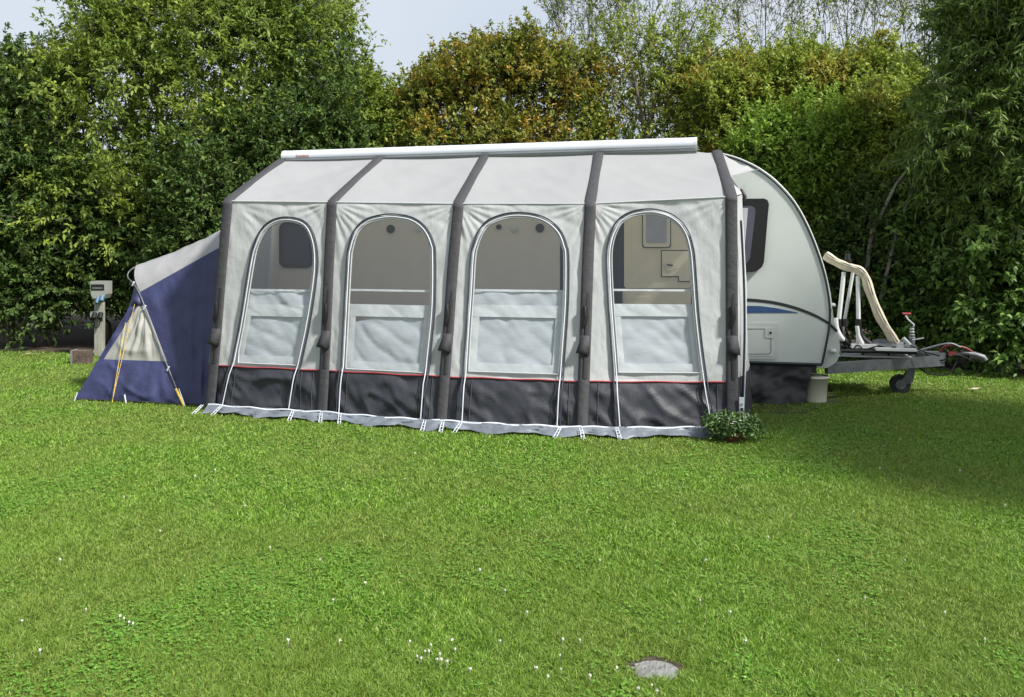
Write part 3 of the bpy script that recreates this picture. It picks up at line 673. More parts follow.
# badge low on the corner
A_ = FP(736, 396); B_ = FP(740.5, 412)
mb = MB(); mb.box((.262, 7.585, B_[2]), (.30, 7.6, A_[2])); bd = part('badge', mb, M['wtape'], aw)
mb = MB(); zc = (A_[2]+B_[2])/2; mb.box((.27, 7.58, zc-.045), (.293, 7.584, zc-.02)); mb.tube([(.272,7.58,zc-.0), (.29,7.58,zc+.008), (.276,7.58,zc+.02)], .003, 4); part('badge_mark', mb, M['zip'], bd)
mb = MB(); mb.add([(-4.5,7.65,.012), (.2,7.65,.012), (.4,9.15,.012), (-4.7,9.15,.012)], [(0,1,2,3)]); part('groundsheet', mb, M['floor'], aw)

# ------------------------------------------------------------------ caravan
VS = 9.16; VW = 1.98
cv = thing('caravan', (-1.8, 10.1, 0), rot=1, label='white caravan with rounded front, blue and black stripe, behind the awning', cat='caravan')
side_px = [(716,154), (733,158), (750,165), (762,172), (775,182), (790,198), (800,213), (809,231), (817,251), (824,273), (828,292), (830,310), (829,328), (826,345), (822,364)]
prof = [(p[0], p[2]) for p in (pl(x, y, VS) for x, y in smoothline(side_px, 3))]
top = prof[0][1]
rear = [(-4.35, 2.545), (-4.55, 2.50), (-4.72, 2.38), (-4.86, 2.15), (-4.93, 1.8), (-4.95, 1.2), (-4.93, .7), (-4.9, .41)]
poly = [(-4.35, 2.545), (-2.5, 2.56), (-.6, 2.55)] + prof + list(reversed(rear[1:]))
mb = MB(); mb.extrude([(u, VS, z) for u, z in poly], (0, VW, 0)); part('body', mb, M['body'], cv)
fp = [(p[0], p[2]) for p in (pl(x, y, VS+.06) for x, y in smoothline([(760,171), (778,185), (797,207), (812,234), (822,260), (829,285), (832,303), (834,320), (838,334), (840,348), (837,361), (827,368)], 3))]
inn = [(u-.16, z) for u, z in fp]
mb = MB(); mb.extrude([(u, VS+.06, z) for u, z in fp + inn[::-1]], (0, VW-.12, 0)); part('front_panel', mb, M['cream'], cv)
mb = MB(); mb.tube([(u, VS-.004, z) for u, z in prof], .011, 6); part('edge_trim', mb, M['trim'], cv)
mb = MB(); mb.tube([(u+.008, VS-.002, z+.012) for u, z in prof[:34]], .008, 6); part('edge_trim', mb, M['white'], cv, label='white gutter strip along the roof edge')
mb = MB(); a = pl(742,362,VS); b = pl(822,364.5,VS); mb.tube([(-4.9, VS-.006, a[2]), (a[0], VS-.006, a[2]), (b[0], VS-.006, b[2])], .014, 6); part('floor_trim', mb, M['trim'], cv)
def ribbon(pxs_top, pxs_bot, d, mt, nm, parent=cv):
    t = [pl(x, y, VS) for x, y in pxs_top]; bt = [pl(x, y, VS) for x, y in pxs_bot]
    m_ = MB(); m_.extrude([(p[0], VS-d, p[2]) for p in t + bt[::-1]], (0, d-.0005, 0)); return part(nm, m_, M[mt], parent)
ct_ = smoothline([(700,296), (742,298), (770,300.5), (794,306), (815,314), (829,322)], 4)
ribbon(ct_, [(x, y+3.2) for x, y in ct_], .003, 'trim', 'black_stripe')
p1 = pl(829,323,VS+.06); p2 = pl(838,331,VS+.06)
mb = MB(); mb.tube([(p1[0]+.0, VS+.05, p1[2]), (p2[0]-.01, VS+.052, p2[2])], .013, 6); part('black_stripe', mb, M['trim'], cv)
ribbon([(700,305), (760,306), (776,308), (798,312.5)], [(700,313), (760,313), (776,313), (798,313)], .0035, 'blue', 'blue_stripe')
# locker hatch
def rrect(x0, y0, x1, y1, r, n=5):
    o = []
    for cx, cy, a0 in ((x1-r, y0+r, -90), (x1-r, y1-r, 0), (x0+r, y1-r, 90), (x0+r, y0+r, 180)):
        for k in range(n+1):
            a = math.radians(a0 + 90*k/n); o.append((cx + r*math.cos(a), cy + r*math.sin(a)))
    return o
def plate(pxs, v, d, mt, nm, parent=cv, vp=None):
    q = [pl(x, y, vp or v) for x, y in pxs]; m_ = MB(); m_.extrude([(p[0], v, p[2]) for p in q], (0, d, 0)); return part(nm, m_, M[mt], parent)
lk = plate(rrect(700, 323, 779, 359, 4), VS-.008, .0075, 'cream', 'locker_hatch')
plate(rrect(705, 327, 774, 356, 3), VS-.012, .0035, 'body', 'hatch_panel', lk)
plate([(x, y) for x, y in rrect(765, 327.5, 775, 338, 2.5)], VS-.018, .005, 'cream', 'lock_plate', lk)
c = pl(770.5, 332.5, VS); mb = MB(); mb.disc((c[0], VS-.024, c[2]), .012, (0,.008,0)); part('lock', mb, M['trim'], lk)
mb = MB(); q = [pl(x, y, VS-.0125) for x, y in rrect(708, 329, 771, 354, 3)]; mb.tube([(p[0], VS-.0125, p[2]) for p in q], .0025, 4, closed=True); part('hatch_seam', mb, M['trim'], lk)
# hinged front window, slightly ajar, dark frame
def win_at(pxs, vtop, vbot, nm, mt, d, parent):
    q = []
    for x, y in pxs:
        t = (y-198)/74; v = vtop + (vbot-vtop)*t; p = pl(x, y, v); q.append(p)
    m_ = MB(); m_.extrude(q, (0, d, 0)); return part(nm, m_, M[mt], parent)
wf = win_at([(722,199), (764,198.5), (767.5,200), (769,204), (768,214), (764,262), (762,267), (757,271), (752,272), (722,271)], VS-.03, VS-.05, 'window', 'black', .03, cv)
win_at([(722,206), (752,206), (755,208), (755.5,212), (750,258), (747,263), (742,265), (722,265)], VS-.034, VS-.054, 'pane', 'tint', .003, wf)
win_at([(722,208), (748,208), (744,255), (722,258)], VS-.0365, VS-.0565, 'window_blind', 'lightcover', .0015, wf)
mb = MB(); a = pl(741,190,VS-.02); b = pl(744,203,VS-.05); mb.tube([a, ((a[0]+b[0])/2+.02, VS-.06, (a[2]+b[2])/2), b], .02, 6); part('hinge', mb, M['black'], wf)
inw = plate([(272,190), (700,172), (700,390), (272,384)], VS-.003, .002, 'wallin', 'brightened_side_sheet')  # sheet laid over the shell; its paler colour brightens the dim awning interior
# fittings on the side that stands inside the awning
w1 = plate(rrect(279, 222, 313, 268, 7), VS-.02, .019, 'trim', 'side_window'); plate(rrect(283, 226, 309, 264, 5), VS-.024, .003, 'tint', 'pane', w1)
for x, y, r_, mt in ((391,229,.045,'trim'), (418,229,.035,'body'), (499,227,.028,'trim'), (514,228,.04,'white'), (540,228,.045,'trim')):
    c = pl(x, y, VS); mb = MB(); mb.disc((c[0], VS-.02, c[2]), r_, (0,.018,0)); mb.disc((c[0], VS-.03, c[2]), r_*.5, (0,.012,0)); part('round_vent', mb, M[mt], cv)
plate(rrect(560, 204, 626, 392, 5), VS-.007, .0035, 'trim', 'dark_doorway_sheet')  # flat near-black sheet painting the unlit interior; no opening is cut
dr = plate(rrect(624, 205, 691, 288, 3), VS-.06, .05, 'doorcream', 'upper_door'); 
plate(rrect(642, 207, 671, 248, 3), VS-.064, .003, 'trim', 'door_dark_line', dr)  # dark plate whose rim paints edge shade where the relief is low
plate(rrect(643, 208, 670, 247, 3), VS-.085, .02, 'doorcream', 'door_window_frame', dr)
plate(rrect(691.5, 205, 697, 385, 1), VS-.01, .009, 'trim', 'door_dark_line', dr)  # dark strip put in as the door's dark surround
plate(rrect(646, 210, 667, 243, 2), VS-.09, .006, 'lightcover', 'door_window', dr)
plate([(661,250), (690,250), (690,282), (678,282), (678,277), (661,277)], VS-.064, .003, 'trim', 'door_dark_line', dr)  # dark rim standing in for shade round the moulding
plate([(662,251), (690,251), (690,281), (679,281), (679,276), (662,276)], VS-.085, .02, 'doorcream', 'door_moulding', dr)
c = pl(670, 265, VS-.09); mb = MB(); mb.disc((c[0], VS-.1, c[2]), .055, (0,.024,0)); part('door_latch', mb, M['doorcream'], dr)
mb = MB(); mb.tube([(c[0]-.03, VS-.108, c[2]+.005), (c[0]+.03, VS-.108, c[2]-.003)], .008, 5); part('latch_handle', mb, M['galv'], dr)
ld = plate(rrect(620, 291, 691, 385, 3), VS-.05, .045, 'doorcream', 'lower_door'); plate(rrect(626, 297, 650, 306, 2), VS-.06, .01, 'doorcream', 'door_moulding', ld)
plate([(618,205), (623.5,205), (621,385), (615,385)], VS-.07, .02, 'trim', 'door_seal')
# rolled awning cassette with end caps, worn red lettering
VC = 9.05
A = pl(282,156.5,VC); B = pl(697,143.5,VC)
sec = [(.062,-.068), (-.03,-.066), (-.062,-.045), (-.075,-.01), (-.072,.02), (-.05,.052), (-.01,.066), (.062,.062)]
def cass(u0, u1, za, zb, g=1.0):
    m_ = MB(); vs = [(u, VC + y*g + .05, z0 + z*g) for u, z0 in ((u0, za), (u1, zb)) for y, z in sec]; n_ = len(sec)
    m_.add(vs, [(k, (k+1)%n_, n_+(k+1)%n_, n_+k) for k in range(n_)], True); m_.add(vs[:n_], [tuple(range(n_-1,-1,-1))]); m_.add(vs[n_:], [tuple(range(n_))]); return m_
za, zb = A[2], B[2]
cs = part('awning_cassette', cass(A[0]+.03, B[0]-.02, za, zb), M['alu'], cv)
part('end_cap', cass(A[0], A[0]+.03, za, za, 1.03), M['white'], cs); part('end_cap', cass(B[0]-.02, B[0], zb, zb, 1.03), M['white'], cs)
for dz, rr_, mt in ((-.052, .004, 'galv'), (-.025, .0025, 'galv')):
    mb = MB(); mb.tube([(A[0]+.03, VC-.013 if dz < -.04 else VC-.022, za+dz), (B[0]-.02, VC-.013 if dz < -.04 else VC-.022, zb+dz)], rr_, 5); part('groove', mb, M[mt], cs)
cu = bpy.data.curves.new('lettering', 'FONT'); cu.body = 'FIAMMA'; cu.size = .042; cu.extrude = .001
to = bpy.data.objects.new('lettering', cu); dg = bpy.context.evaluated_depsgraph_get(); COL.objects.link(to); bpy.context.view_layer.update()
me = bpy.data.meshes.new_from_object(to.evaluated_get(bpy.context.evaluated_depsgraph_get())); COL.objects.unlink(to); bpy.data.objects.remove(to)
c0 = pl(296, 157.5, VC-.03); me.materials.append(M['red'])
lo = bpy.data.objects.new('lettering', me); COL.objects.link(lo); lo.parent = cv; lo.location = Vector((c0[0], VC-.0305, c0[2])) - org(cv); lo.rotation_euler = (math.radians(90), 0, 0)
lo.parent = cs
# draught skirt under the side
a0 = pl(700,366,VS-.01); a1 = pl(813,366,VS-.01); b0 = pl(700,403,VS-.01); b1 = pl(805,404,VS-.01)
mb = MB(); mb.grid(lambda a, b: (a0[0] + (a1[0]-a0[0])*a - .09*a*(1-b), VS-.012 - .05*(1-b) + .03*math.sin(a*7+b*4)*min(1,(1-b)*3) + wr(a*4, b*2, 2), .012 + b*(a0[2]-.012+.02)), 40, 14); part('draught_skirt', mb, M['dkgrey'], cv)
mb = MB(); mb.box((-4.8, VS+.05, .3), (1.05, VS+VW-.05, .42)); part('chassis', mb, M['trim'], cv)
for v in (VS+.05, VS+VW-.23):
    w = part('wheel', MB().extrude([(-1.7+.3*math.cos(2*math.pi*k/28), v, .3+.3*math.sin(2*math.pi*k/28)) for k in range(28)], (0,.18,0)), M['rubber'], cv)
    part('rim', MB().extrude([(-1.7+.18*math.cos(2*math.pi*k/24), v-.006, .3+.18*math.sin(2*math.pi*k/24)) for k in range(24)], (0,.192,0)), M['white'], w)
# front lamp and knobs on the gelcoat
for x, y in ((832,305), (833,351)):
    c = pl(x, y, VS+.04); mb = MB(); mb.lathe((c[0], c[1], c[2]-.02), [(0,0), (.03,.005), (.034,.02), (.03,.036), (0,.04)], 12); part('marker_lamp', mb, M['white'], cv)
# drawbar
AX = 10.12
C = pl(985,358,AX)
for sgn in (-1, 1):
    s0 = (1.15, AX + sgn*.82, .345); s1 = (C[0]-.42, AX + sgn*.07, .36)
    mb = MB(); d = Vector(s1)-Vector(s0); nn = Vector((-d.y, d.x, 0)).normalized()*.025
    q = [Vector(s0)+nn, Vector(s0)-nn, Vector(s1)-nn, Vector(s1)+nn]
    mb.add([p+Vector((0,0,-.06)) for p in q] + [p+Vector((0,0,.045)) for p in q], [(3,2,1,0), (4,5,6,7), (0,1,5,4), (1,2,6,5), (2,3,7,6), (3,0,4,7)])
    for t in (0.0, 1.0):
        pass
    part('drawbar_rail', mb, M['galv'], cv)
mb = MB(); mb.box((1.2, AX-.3, .395), (2.05, AX+.3, .41)); part('drawbar_cover', mb, M['white'], cv)
mb = MB(); mb.box((C[0]-.62, AX-.1, .35), (C[0]-.4, AX+.1, .43)); part('cross_plate', mb, M['galv'], cv)
mb = MB(); mb.tube([(C[0]-.5, AX, .39), (C[0]-.3, AX, .41), (C[0]-.16, AX, .41)], .035, 10); cp = part('coupling', mb, M['black'], cv)
mb = MB(); mb.tube([(C[0]-.22, AX, .43), (C[0]-.1, AX, .415), (C[0]-.02, AX, .385), (C[0], AX, .355)], [.025,.03,.036,.034], 10); part('coupling_head', mb, M['galv'], cp)
mb = MB(); mb.tube(smoothline([(C[0]-.44, AX-.02, .43), (C[0]-.38, AX-.04, .5), (C[0]-.22, AX-.03, .49), (C[0]-.12, AX, .44)], 4), .014, 8); part('coupling_handle', mb, M['darkred'], cp)
mb = MB(); mb.tube(smoothline([(C[0]-.75, AX-.1, .42), (C[0]-.5, AX-.08, .5), (C[0]-.35, AX-.07, .53), (C[0]-.25, AX-.05, .49)], 4), .012, 8); part('handbrake', mb, M['galv'], cp)
mb = MB(); mb.box((C[0]-.36, AX-.045, .4), (C[0]-.28, AX-.035, .45)); part('grip', mb, M['darkred'], cp)
mb = MB(); mb.tube(smoothline([(C[0]-.75, AX-.15, .36), (C[0]-.6, AX-.17, .24), (C[0]-.4, AX-.15, .22), (C[0]-.3, AX-.1, .34)], 5), .008, 6); mb.tube(smoothline([(C[0]-.6, AX-.1, .43), (C[0]-.45, AX-.12, .36), (C[0]-.3, AX-.12, .42), (C[0]-.15, AX-.06, .36)], 5), .008, 6); part('cable', mb, M['black'], cv)
# jockey wheel
J = pl(900,384,AX-.1); jx = pl(912,350,AX-.1)[0]; jv = AX-.1
mb = MB(); mb.tube([(jx, jv, .26), (jx, jv, .62)], .028, 12); mb.tube([(jx, jv, .55), (jx, jv, .7)], .02, 10); jw = part('jockey_wheel', mb, M['galv'], cv)
mb = MB(); mb.extrude([(J[0]+.1*math.cos(2*math.pi*k/24), jv-.035, .1+.1*math.sin(2*math.pi*k/24)) for k in range(24)], (0,.07,0)); part('tyre', mb, M['rubber'], jw)
mb = MB(); mb.extrude([(J[0]+.05*math.cos(2*math.pi*k/20), jv-.04, .1+.05*math.sin(2*math.pi*k/20)) for k in range(20)], (0,.08,0)); part('hub', mb, M['galv'], jw)
mb = MB()
for s in (-1, 1): mb.extrude([(J[0]-.015, jv+s*.045, .115), (J[0]+.0, jv+s*.045, .08), (jx+.0, jv+s*.045, .13), (jx+.025, jv+s*.045, .27), (jx-.025, jv+s*.045, .27)], (0, .004, 0))
part('fork', mb, M['galv'], jw)
mb = MB(); h = pl(905,317,jv); mb.tube([(jx+.01, jv, .69), (jx+.02, jv, .72), (h[0]+.02, jv-.03, .78), (h[0], jv-.03, .82)], .008, 8); part('crank', mb, M['white'], jw)
mb = MB(); mb.tube([(h[0]-.03, jv-.03, .835), (h[0]+.05, jv-.03, .835)], .012, 8); part('crank_grip', mb, M['red'], jw)
mb = MB()
for k in range(4): mb.lathe((jx, jv, .58+.03*k), [(.02,0), (.035-.004*k,.005), (.02,.012)], 12)
part('spring_collar', mb, M['white'], jw)

# ------------------------------------------------------------------ bike rack on the drawbar
BV_ = AX-.25
rk = thing('bike_rack', pl(860, 352, BV_), rot=1, label='white bike rack with tall poles and a cream padded cover arching over the drawbar', cat='bike rack')
def bp(x, y, v=BV_): return pl(x, y, v)
Q = smoothline([(825,255), (836,262), (848,267), (858,270), (865,277), (870,292), (879,315), (888,331), (896,344)], 4)
mb = MB(); pts = [bp(x, y) for x, y in Q]; mb.tube(pts, [.046 + .004*math.sin(k*1.1) for k in range(len(pts))], 12)
pd = part('padded_cover', mb, M['quilt'], rk)
mb = MB(); mb.tube([(p[0]-.008, p[1]-.05, p[2]+.012) for p in pts], .005, 5); mb.tube([(p[0]+.012, p[1]-.046, p[2]+.024) for p in pts], .004, 5); part('seam', mb, M['post'], pd)
for k, (q) in enumerate(([(844,272), (839,318), (838,340)], [(853,272), (845,318), (842,335)], [(858,276), (858.5,318), (858,345)])):
    mb = MB(); mb.tube([bp(x, y, BV_ + (.12 if k == 1 else 0)) for x, y in q], .022 if k != 1 else .017, 10); po = part('pole', mb, M['white'], rk)
    mb = MB(); e = bp(*q[1], BV_-.02); mb.tube([(e[0], e[1], e[2]-.09), (e[0], e[1], e[2]-.01)], .03, 8); part('clamp', mb, M['black'], po)
mb = MB(); a = bp(849,268); mb.tube([a, (a[0]-.01, a[1], a[2]+.08)], .03, 10); mb.tube([(a[0]-.012, a[1], a[2]+.08), (a[0]-.012, a[1], a[2]+.15)], [.032,.022], 10); part('top_knob', mb, M['black'], rk)
for q in ([(839,322), (841,336), (850,345)], [(858,328), (864,340), (874,347)]):
    mb = MB(); mb.tube(smoothline([bp(x, y) for x, y in q], 4), [.03]*4 + [.04]*4 + [.03], 8); part('wheel_clamp', mb, M['black'], rk)
for q in ([(836,318), (838,332), (844,341)], [(857,326), (859,338), (863,345)]):
    mb = MB(); mb.tube(smoothline([bp(x, y, BV_-.05) for x, y in q], 4), [.02]*4 + [.026]*4 + [.012], 8); part('white_foot', mb, M['white'], rk)
mb = MB(); a = bp(838,349); b = bp(912,347)
for dv in (-.2, .05, .3):
    mb.tube([(a[0], BV_+dv, .47), (b[0], BV_+dv, .475)], .02, 8)
for t in (.02,.35,.7,.98):
    u = a[0] + (b[0]-a[0])*t; mb.tube([(u, BV_-.2, .465), (u, BV_+.3, .465)], .016, 8); mb.tube([(u, BV_+.05, .46), (u, BV_+.05, .40)], .014, 6)
part('frame', mb, M['black'], rk)
mb = MB(); a = bp(872,347); b = bp(912,347); mb.box((a[0], BV_-.23, .485), (b[0], BV_-.15, .51)); a = bp(850,342); mb.box((a[0], BV_-.1, .49), (a[0]+.25, BV_+.05, .53)); part('wheel_tray', mb, M['white'], rk)
mb = MB(); a = bp(870,343)
mb.grid(lambda s, t: (a[0]-.05 + .5*s, BV_-.1 + .3*t, .5 + .07*abs(noise.noise(Vector((s*5, t*3, 1)))) + .05*math.sin(math.pi*t)*math.sin(math.pi*s)), 20, 8); part('folded_tarp', mb, M['galv'], rk)
mb = MB()
for q in ([(846,345), (851,352), (857,345), (862,348)], [(868,349), (880,346), (893,350), (905,343)], [(902,340), (912,346), (925,352), (940,356)]):
    mb.tube(smoothline([bp(x, y, BV_-.1) for x, y in q], 5), .007, 6)
part('strap', mb, M['black'], rk)
mb = MB(); a = bp(900,341, BV_-.15); mb.box((a[0]-.03, a[1]-.03, .5), (a[0]+.03, a[1]+.03, .56)); mb.tube([bp(903,338,BV_-.2), bp(910,345,BV_-.2)], .02, 6); mb.tube([bp(912,340,BV_-.2), bp(924,338,BV_-.2)], .006, 6); part('buckle', mb, M['white'], rk)

# ------------------------------------------------------------------ tub, potted plant
t0 = pl(815, 404, 9.32); bk = thing('plastic_tub', (t0[0], t0[1], 0), rot=1, label='cream plastic tub standing at the end of the dark caravan skirt', cat='tub')
mb = MB(); mb.lathe((t0[0], t0[1], 0), [(0,.004), (.105,.004), (.108,.02), (.122,.25), (.126,.25), (.123,.244)], 28); part('tub_wall', mb, M['bucket'], bk)
mb = MB(); mb.lathe((t0[0], t0[1], .245), [(.12,-.004), (.138,-.004), (.14,.01), (.132,.018), (.118,.016)], 28); part('rim', mb, M['bucket'], bk)
mb = MB(); mb.lathe((t0[0], t0[1], .25), [(.12,.006), (.06,.014), (0,.016)], 24); part('lid', mb, M['bucket'], bk)

p0 = gw(733, 441); pp = thing('potted_plant', (p0[0], p0[1], 0), label='low bushy plant with small white flowers in a terracotta pot at the awning corner', cat='potted plant')
mb = MB(); mb.lathe((p0[0], p0[1], 0), [(0,.003), (.075,.003), (.095,.07), (.105,.07), (.105,.085), (.092,.085), (.085,.075), (0,.07)], 24); part('pot', mb, M['terra'], pp)
PLM = leafmat('potted_plant_leaves', [(.04,.09,.025), (.08,.15,.04), (.15,.24,.08)], .2)
V, T, A_s, B_s = crown([(p0[0], p0[1], .11, 0.19, .15, .045)], 77, 380, tl=.06, K=9, ls=.03, asp=.55, droop=.1, up=.5, depth=.2, lumpy=.18)
tri_mesh('foliage', V, T, [PLM], pp, (p0[0], p0[1], 0)); SV, ST = sticks(A_s, B_s, .002, .001); tri_mesh('stems', SV, ST, [M['bark']], pp, (p0[0], p0[1], 0))
fm = None
for k in range(34):
    a = rr.uniform(0, 6.28); e = rr.uniform(.1, 1.3); c = (p0[0] + .21*math.cos(a)*math.cos(e), p0[1] + .17*math.sin(a)*math.cos(e), .13 + .065*math.sin(e))
    mb = MB(); 
    for q in range(5):
        b_ = q*1.2566; mb.add([c, (c[0]+.014*math.cos(b_-.5), c[1]+.014*math.sin(b_-.5), c[2]+.003), (c[0]+.019*math.cos(b_), c[1]+.019*math.sin(b_), c[2]+.005), (c[0]+.014*math.cos(b_+.5), c[1]+.014*math.sin(b_+.5), c[2]+.003)], [(0,1,2,3)])
    part('flower', mb, M['petal'], pp)

# ------------------------------------------------------------------ blue side tent
tt = thing('annex_tent', (-5.4, 8.5, 0), rot=1, label='navy blue tent with a pale roof strip joined to the awning left side', cat='tent')
def on(px, py, v): return Vector(pl(px, py, v))
gA = on(74,402,7.86); gA.z = 0; gB = on(184,405,7.84); gB.z = 0; gD = on(209,405,7.86); gD.z = 0
P1 = on(136,270,8.45); P2 = on(140,292,8.2); E1 = on(222,234,8.75); E2 = on(222,246,8.35)
BkA = gA + Vector((.35, 1.5, 0)); BkP = P1 + Vector((.12, .75, -.02)); BkE = E1 + Vector((.0, .6, 0)); BkD = Vector((-4.75, 9.4, 0)); BkB = Vector((-5.2, 9.6, 0))
def patch(A, B, C, D, bu, mt, nm, na=40, nb=36, w=2.6, parent=tt):
    """A-B foot, D-C top"""
    nrm = (B-A).cross(D-A).normalized()
    def fn(a, b):
        p = A.lerp(B, a).lerp(D.lerp(C, a), b); e = min(1, a*6, (1-a)*6, b*6, (1-b)*6)
        return p + nrm*(bu*math.sin(math.pi*a)*math.sin(math.pi*b) + e*(w*wr(p.x*1.4 + 3, p.z*1.2 + p.y, .5) + .035*noise.noise(Vector((a*7 - b*1.5, b*.9, 5))) + .014*noise.noise(Vector((a*18 - b*4, b*1.5, 8)))))
    m_ = MB(); m_.grid(fn, na, nb); return part(nm, m_, M[mt], parent), fn
# end face: blue below, grey panel, blue margin on the slope
def li(A, B, t): return A.lerp(B, t)
hp = P2                                         # hoop crosses here
e1 = li(gA, hp, .0); 
zg0 = .40; zg1 = .93
def edgeL(z): return gA.lerp(P2 + Vector((-.02,0,0)), z/P2.z)
def edgeR(z): return gB.lerp(P2 + Vector((.0,0,0)), z/P2.z)
patch(gA, gB, edgeR(zg0), edgeL(zg0), .02, 'tnavy', 'lower_panel')
Lm = lambda z: edgeL(z).lerp(edgeR(z), .08 if z < .6 else .5)
patch(edgeL(zg0), Lm(zg0), Lm(zg1), edgeL(zg1), .0, 'tnavy', 'slope_panel', 8, 20)
patch(Lm(zg0), edgeR(zg0), edgeR(zg1), Lm(zg1), .01, 'tmesh', 'mesh_panel')
patch(edgeL(zg1), edgeR(zg1), P2, P2 + Vector((-.02,0,0)), 0, 'tnavy', 'peak_panel', 6, 6)
patch(gA, edgeL(P2.z), P1, BkA, 0, 'tnavy', 'end_panel') if False else None
m_ = MB(); nrmv = None
def endf(a, b):
    lo = gA.lerp(BkA, a); hi = P2.lerp(P1, min(1, a*2)).lerp(BkP, max(0, a*2-1)); return lo.lerp(hi, b) + Vector((-.05*math.sin(math.pi*b)*math.sin(math.pi*a), 0, 0))
m_.grid(endf, 14, 16); part('end_panel', m_, M['tnavy'], tt)
patch(gB, gD, E2, P2, -.0, 'tnavy', 'front_panel', 30, 30, 2.4)
def rooff(a, b):
    f = P2.lerp(E2, a); m1 = P1.lerp(E1, a); bk = BkP.lerp(BkE, a); t = b*2
    p = f.lerp(m1, t) if t < 1 else m1.lerp(bk, t-1)
    return p + Vector((0, -.06*math.sin(math.pi*min(1,t)), .05*math.sin(math.pi*b) - .025*math.sin(math.pi*a) + .012*noise.noise(Vector((a*8, b*2, 3)))))
m_ = MB(); m_.grid(rooff, 26, 14); part('roof_strip', m_, M['tcream'], tt)
m_ = MB(); m_.grid(lambda a, b: BkA.lerp(BkD, a).lerp(BkP.lerp(BkE, a), b), 10, 10); part('back_panel', m_, M['tnavy'], tt)
# hoop pole with its sleeve
hoop = smoothline([gB + Vector((0,-.01,.0)), gB.lerp(P2, .5) + Vector((0,-.025,0)), P2 + Vector((-.0,-.02,0)), P1 + Vector((-.03,-.1,-.06)), P1 + Vector((.0,.0,.035)), P1 + Vector((.03,.2,.04)), BkP], 6)
m_ = MB(); m_.tube(hoop, .007, 8); po = part('hoop_pole', m_, M['galv'], tt)
for t in (.2, .45, .62):
    m_ = MB(); c = hoop[int(t*24)]; c = Vector(c); m_.tube([c + Vector((-.01,-.005,-.02)), c + Vector((.01,-.005,.02))], .011, 6)
    part('clip', m_, M['wtape'], po)
# hem rope, guy tapes
m_ = MB(); m_.tube([gA + Vector((0,-.01,.012)), gA.lerp(gB,.5) + Vector((0,-.012,.02)), gB + Vector((0,-.012,.012)), gD + Vector((0,-.01,.012))], .009, 6); part('hem', m_, M['strap'], tt)
for (xa, ya, xb, yb, mt, w) in ((128,322,112,403,'yellow',.004), (137,304,112,402,'yellow',.003), (178,388,184,408,'yellow',.013), (181,388,185,408,'wtape',.006), (127,394,126,405,'wtape',.009), (80,392,74,403,'wtape',.008)):
    a = on(xa, ya, 8.2 - .35*(ya-290)/115 if ya < 380 else 7.83) + Vector((0,-.04,0)); b = on(xb, yb, 7.78); b.z = max(b.z, .005)
    m_ = MB(); m_.tube([a, b], w, 6, sq=.5, ax=(1,0,0)); part('guy_tape', m_, M[mt], tt)

# ------------------------------------------------------------------ electricity post and stone
q0 = gw(100, 356); Yp = q0[1]
ps = thing('electricity_post', (q0[0], Yp, 0), label='weathered grey electricity post with socket box, beside the blue tent', cat='post')
def wp(px, py): return (wX(px, Yp), wZ(py, Yp))
x0, _ = wp(96, 0); x1, _ = wp(103.5, 0)
mb = MB(); mb.box((x0, Yp-.05, 0), (x1, Yp+.05, wp(0,292)[1])); part('upright', mb, M['post'], ps)
mb = MB(); a = wp(93.5,281); b = wp(109,298)
pr = [(b[0]-.0, a[1]), (a[0], a[1]), (a[0]+.01, b[1]+.05), (a[0]+.04, b[1]), (b[0]-.03, b[1]), (b[0], b[1]+.06)]
mb.extrude([(x, Yp-.1, z) for x, z in pr], (0, .2, 0)); hd = part('socket_box', mb, M['postbox'], ps)
mb = MB(); a = wp(94.5,284); b = wp(107.5,290); mb.box((a[0], Yp-.104, b[1]), (b[0], Yp-.099, a[1])); part('display_window', mb, M['black'], hd)
mb = MB(); mb.box((a[0]+.02, Yp-.107, b[1]+.02), (b[0]-.02, Yp-.103, b[1]+.045)); part('meter_strip', mb, M['galv'], hd)
for (px, py, r_, mt) in ((105.5,297,.03,'plug'), (101,299,.022,'plug'), (98,314,.03,'black'), (104,314,.03,'black')):
    c = wp(px, py); mb = MB(); mb.tube([(c[0], Yp-.09, c[1]+.02), (c[0]+.01, Yp-.15, c[1]-.05)], r_, 10); part('plug', mb, M[mt], ps)
mb = MB(); a = wp(93,311); b = wp(107,317); mb.box((a[0], Yp-.085, b[1]), (b[0], Yp-.055, a[1])); bx = part('number_plate', mb, M['postbox'], ps)
for k in range(4):
    m_ = MB(); z = (a[1]+b[1])/2; xx = a[0] + .03 + k*.04; m_.tube([(xx, Yp-.088, z-.025), (xx+.018*(k%2), Yp-.088, z+.0), (xx+.01, Yp-.088, z+.025)], .005, 4); part('digit', m_, M['black'], bx)
mb = MB(); c = wp(100,318); mb.tube(smoothline([(c[0]-.05, Yp-.07, c[1]), (c[0]-.02, Yp-.1, c[1]-.12), (c[0]+.03, Yp-.1, c[1]-.1), (c[0]+.05, Yp-.08, c[1]+.03)], 5), .008, 6); part('cable', mb, M['black'], ps)
s0 = gw(80, 364)
st = thing('stone_block', (s0[0], s0[1], 0), label='brown stone block lying in the grass left of the electricity post', cat='stone')
mb = MB(); mb.box((s0[0]-.09, s0[1]-.03, 0), (s0[0]+.11, s0[1]+.13, .17)); part('block', mb, M['stone'], st)
mb = MB(); mb.box((s0[0]-.11, s0[1]-.035, 0), (s0[0]-.085, s0[1]+.12, .18)); part('stone_edge', mb, M['conc'], st)
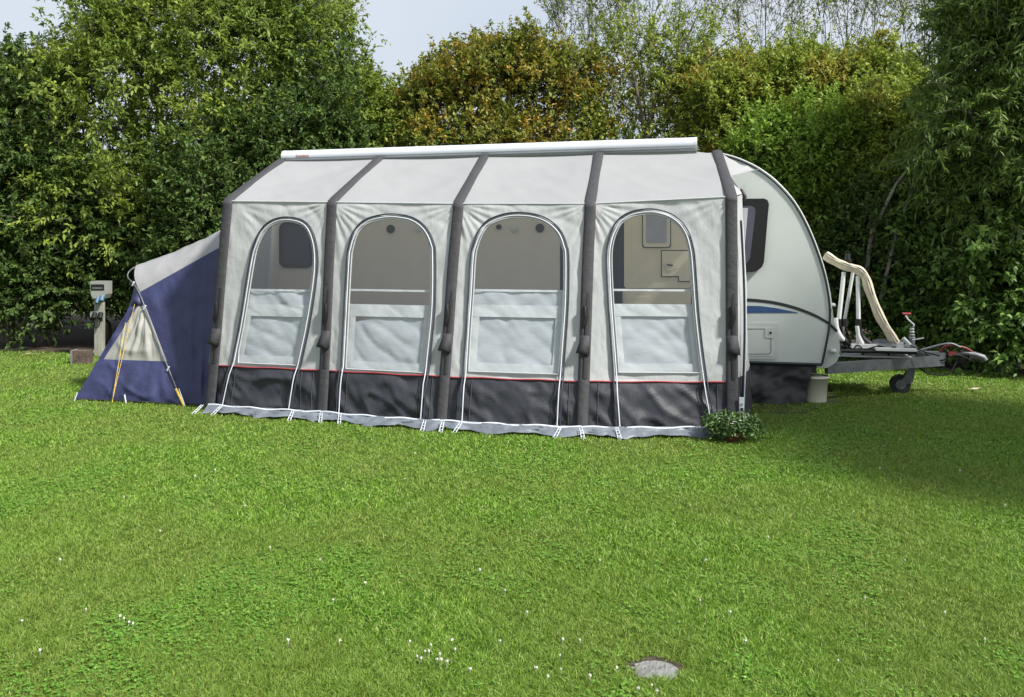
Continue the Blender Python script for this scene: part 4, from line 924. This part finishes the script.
# fallen leaves near the right hedge
for px, py, lab in ((975, 392, 'pale yellow fallen leaf on the lawn near the coupling'), (28, 356, 'pale fallen leaf on the lawn at the far left')):
    p = gw(px, py); mb = MB(); mb.add([(p[0]-.05, p[1], .03), (p[0], p[1]-.03, .035), (p[0]+.06, p[1], .045), (p[0], p[1]+.04, .04)], [(0,1,2,3)])
    tag(part('fallen_leaf', mb, M['quilt'], origin=(p[0], p[1], 0)), lab, 'leaf')

# ------------------------------------------------------------------ light, sky, camera
EL = math.radians(46); AZV = Vector((.82, -.57, 0)).normalized()
sun = bpy.data.lights.new('sun', 'SUN'); sun.energy = 4.2; sun.angle = math.radians(6); sun.color = (1, .96, .9)
so = bpy.data.objects.new('sun', sun); COL.objects.link(so)
sd = Vector((AZV.x*math.cos(EL), AZV.y*math.cos(EL), math.sin(EL)))
so.rotation_euler = sd.to_track_quat('Z', 'Y').to_euler(); so.location = (0, 0, 20)
w = bpy.data.worlds.new('World'); scene.world = w; w.use_nodes = True; nt = w.node_tree; L = nt.links
bg = nt.nodes['Background']; bg.inputs[1].default_value = .06
sky = nt.nodes.new('ShaderNodeTexSky'); sky.sky_type = 'NISHITA'; sky.sun_disc = False; sky.sun_elevation = EL; sky.sun_rotation = math.atan2(AZV.x, AZV.y); sky.dust_density = 3
tc = nt.nodes.new('ShaderNodeTexCoord'); no = nt.nodes.new('ShaderNodeTexNoise'); no.inputs['Scale'].default_value = 2.2; no.inputs['Detail'].default_value = 5
L.new(tc.outputs['Generated'], no.inputs[0]); r = nt.nodes.new('ShaderNodeValToRGB'); e = r.color_ramp.elements
e[0].position = .3; e[0].color = (6.2, 6.9, 7.9, 1); e[1].position = .75; e[1].color = (7.6, 8.0, 8.6, 1)
L.new(no.outputs[0], r.inputs[0]); mx = nt.nodes.new('ShaderNodeMix'); mx.data_type = 'RGBA'; mx.inputs[0].default_value = .85
L.new(sky.outputs[0], mx.inputs[6]); L.new(r.outputs[0], mx.inputs[7]); L.new(mx.outputs[2], bg.inputs[0])
cam = bpy.data.cameras.new('camera'); co = bpy.data.objects.new('camera', cam); COL.objects.link(co)
co.location = (0, 0, EYE); co.rotation_euler = (math.radians(90), 0, 0); cam.sensor_width = 36; cam.lens = 36*F/1024; cam.shift_y = -(348.5-HZ)/1024; cam.clip_end = 2000; cam.clip_start = .05
scene.camera = co
scene.view_settings.view_transform = 'Standard'; scene.view_settings.look = 'None'; scene.view_settings.exposure = .92; scene.view_settings.gamma = 1
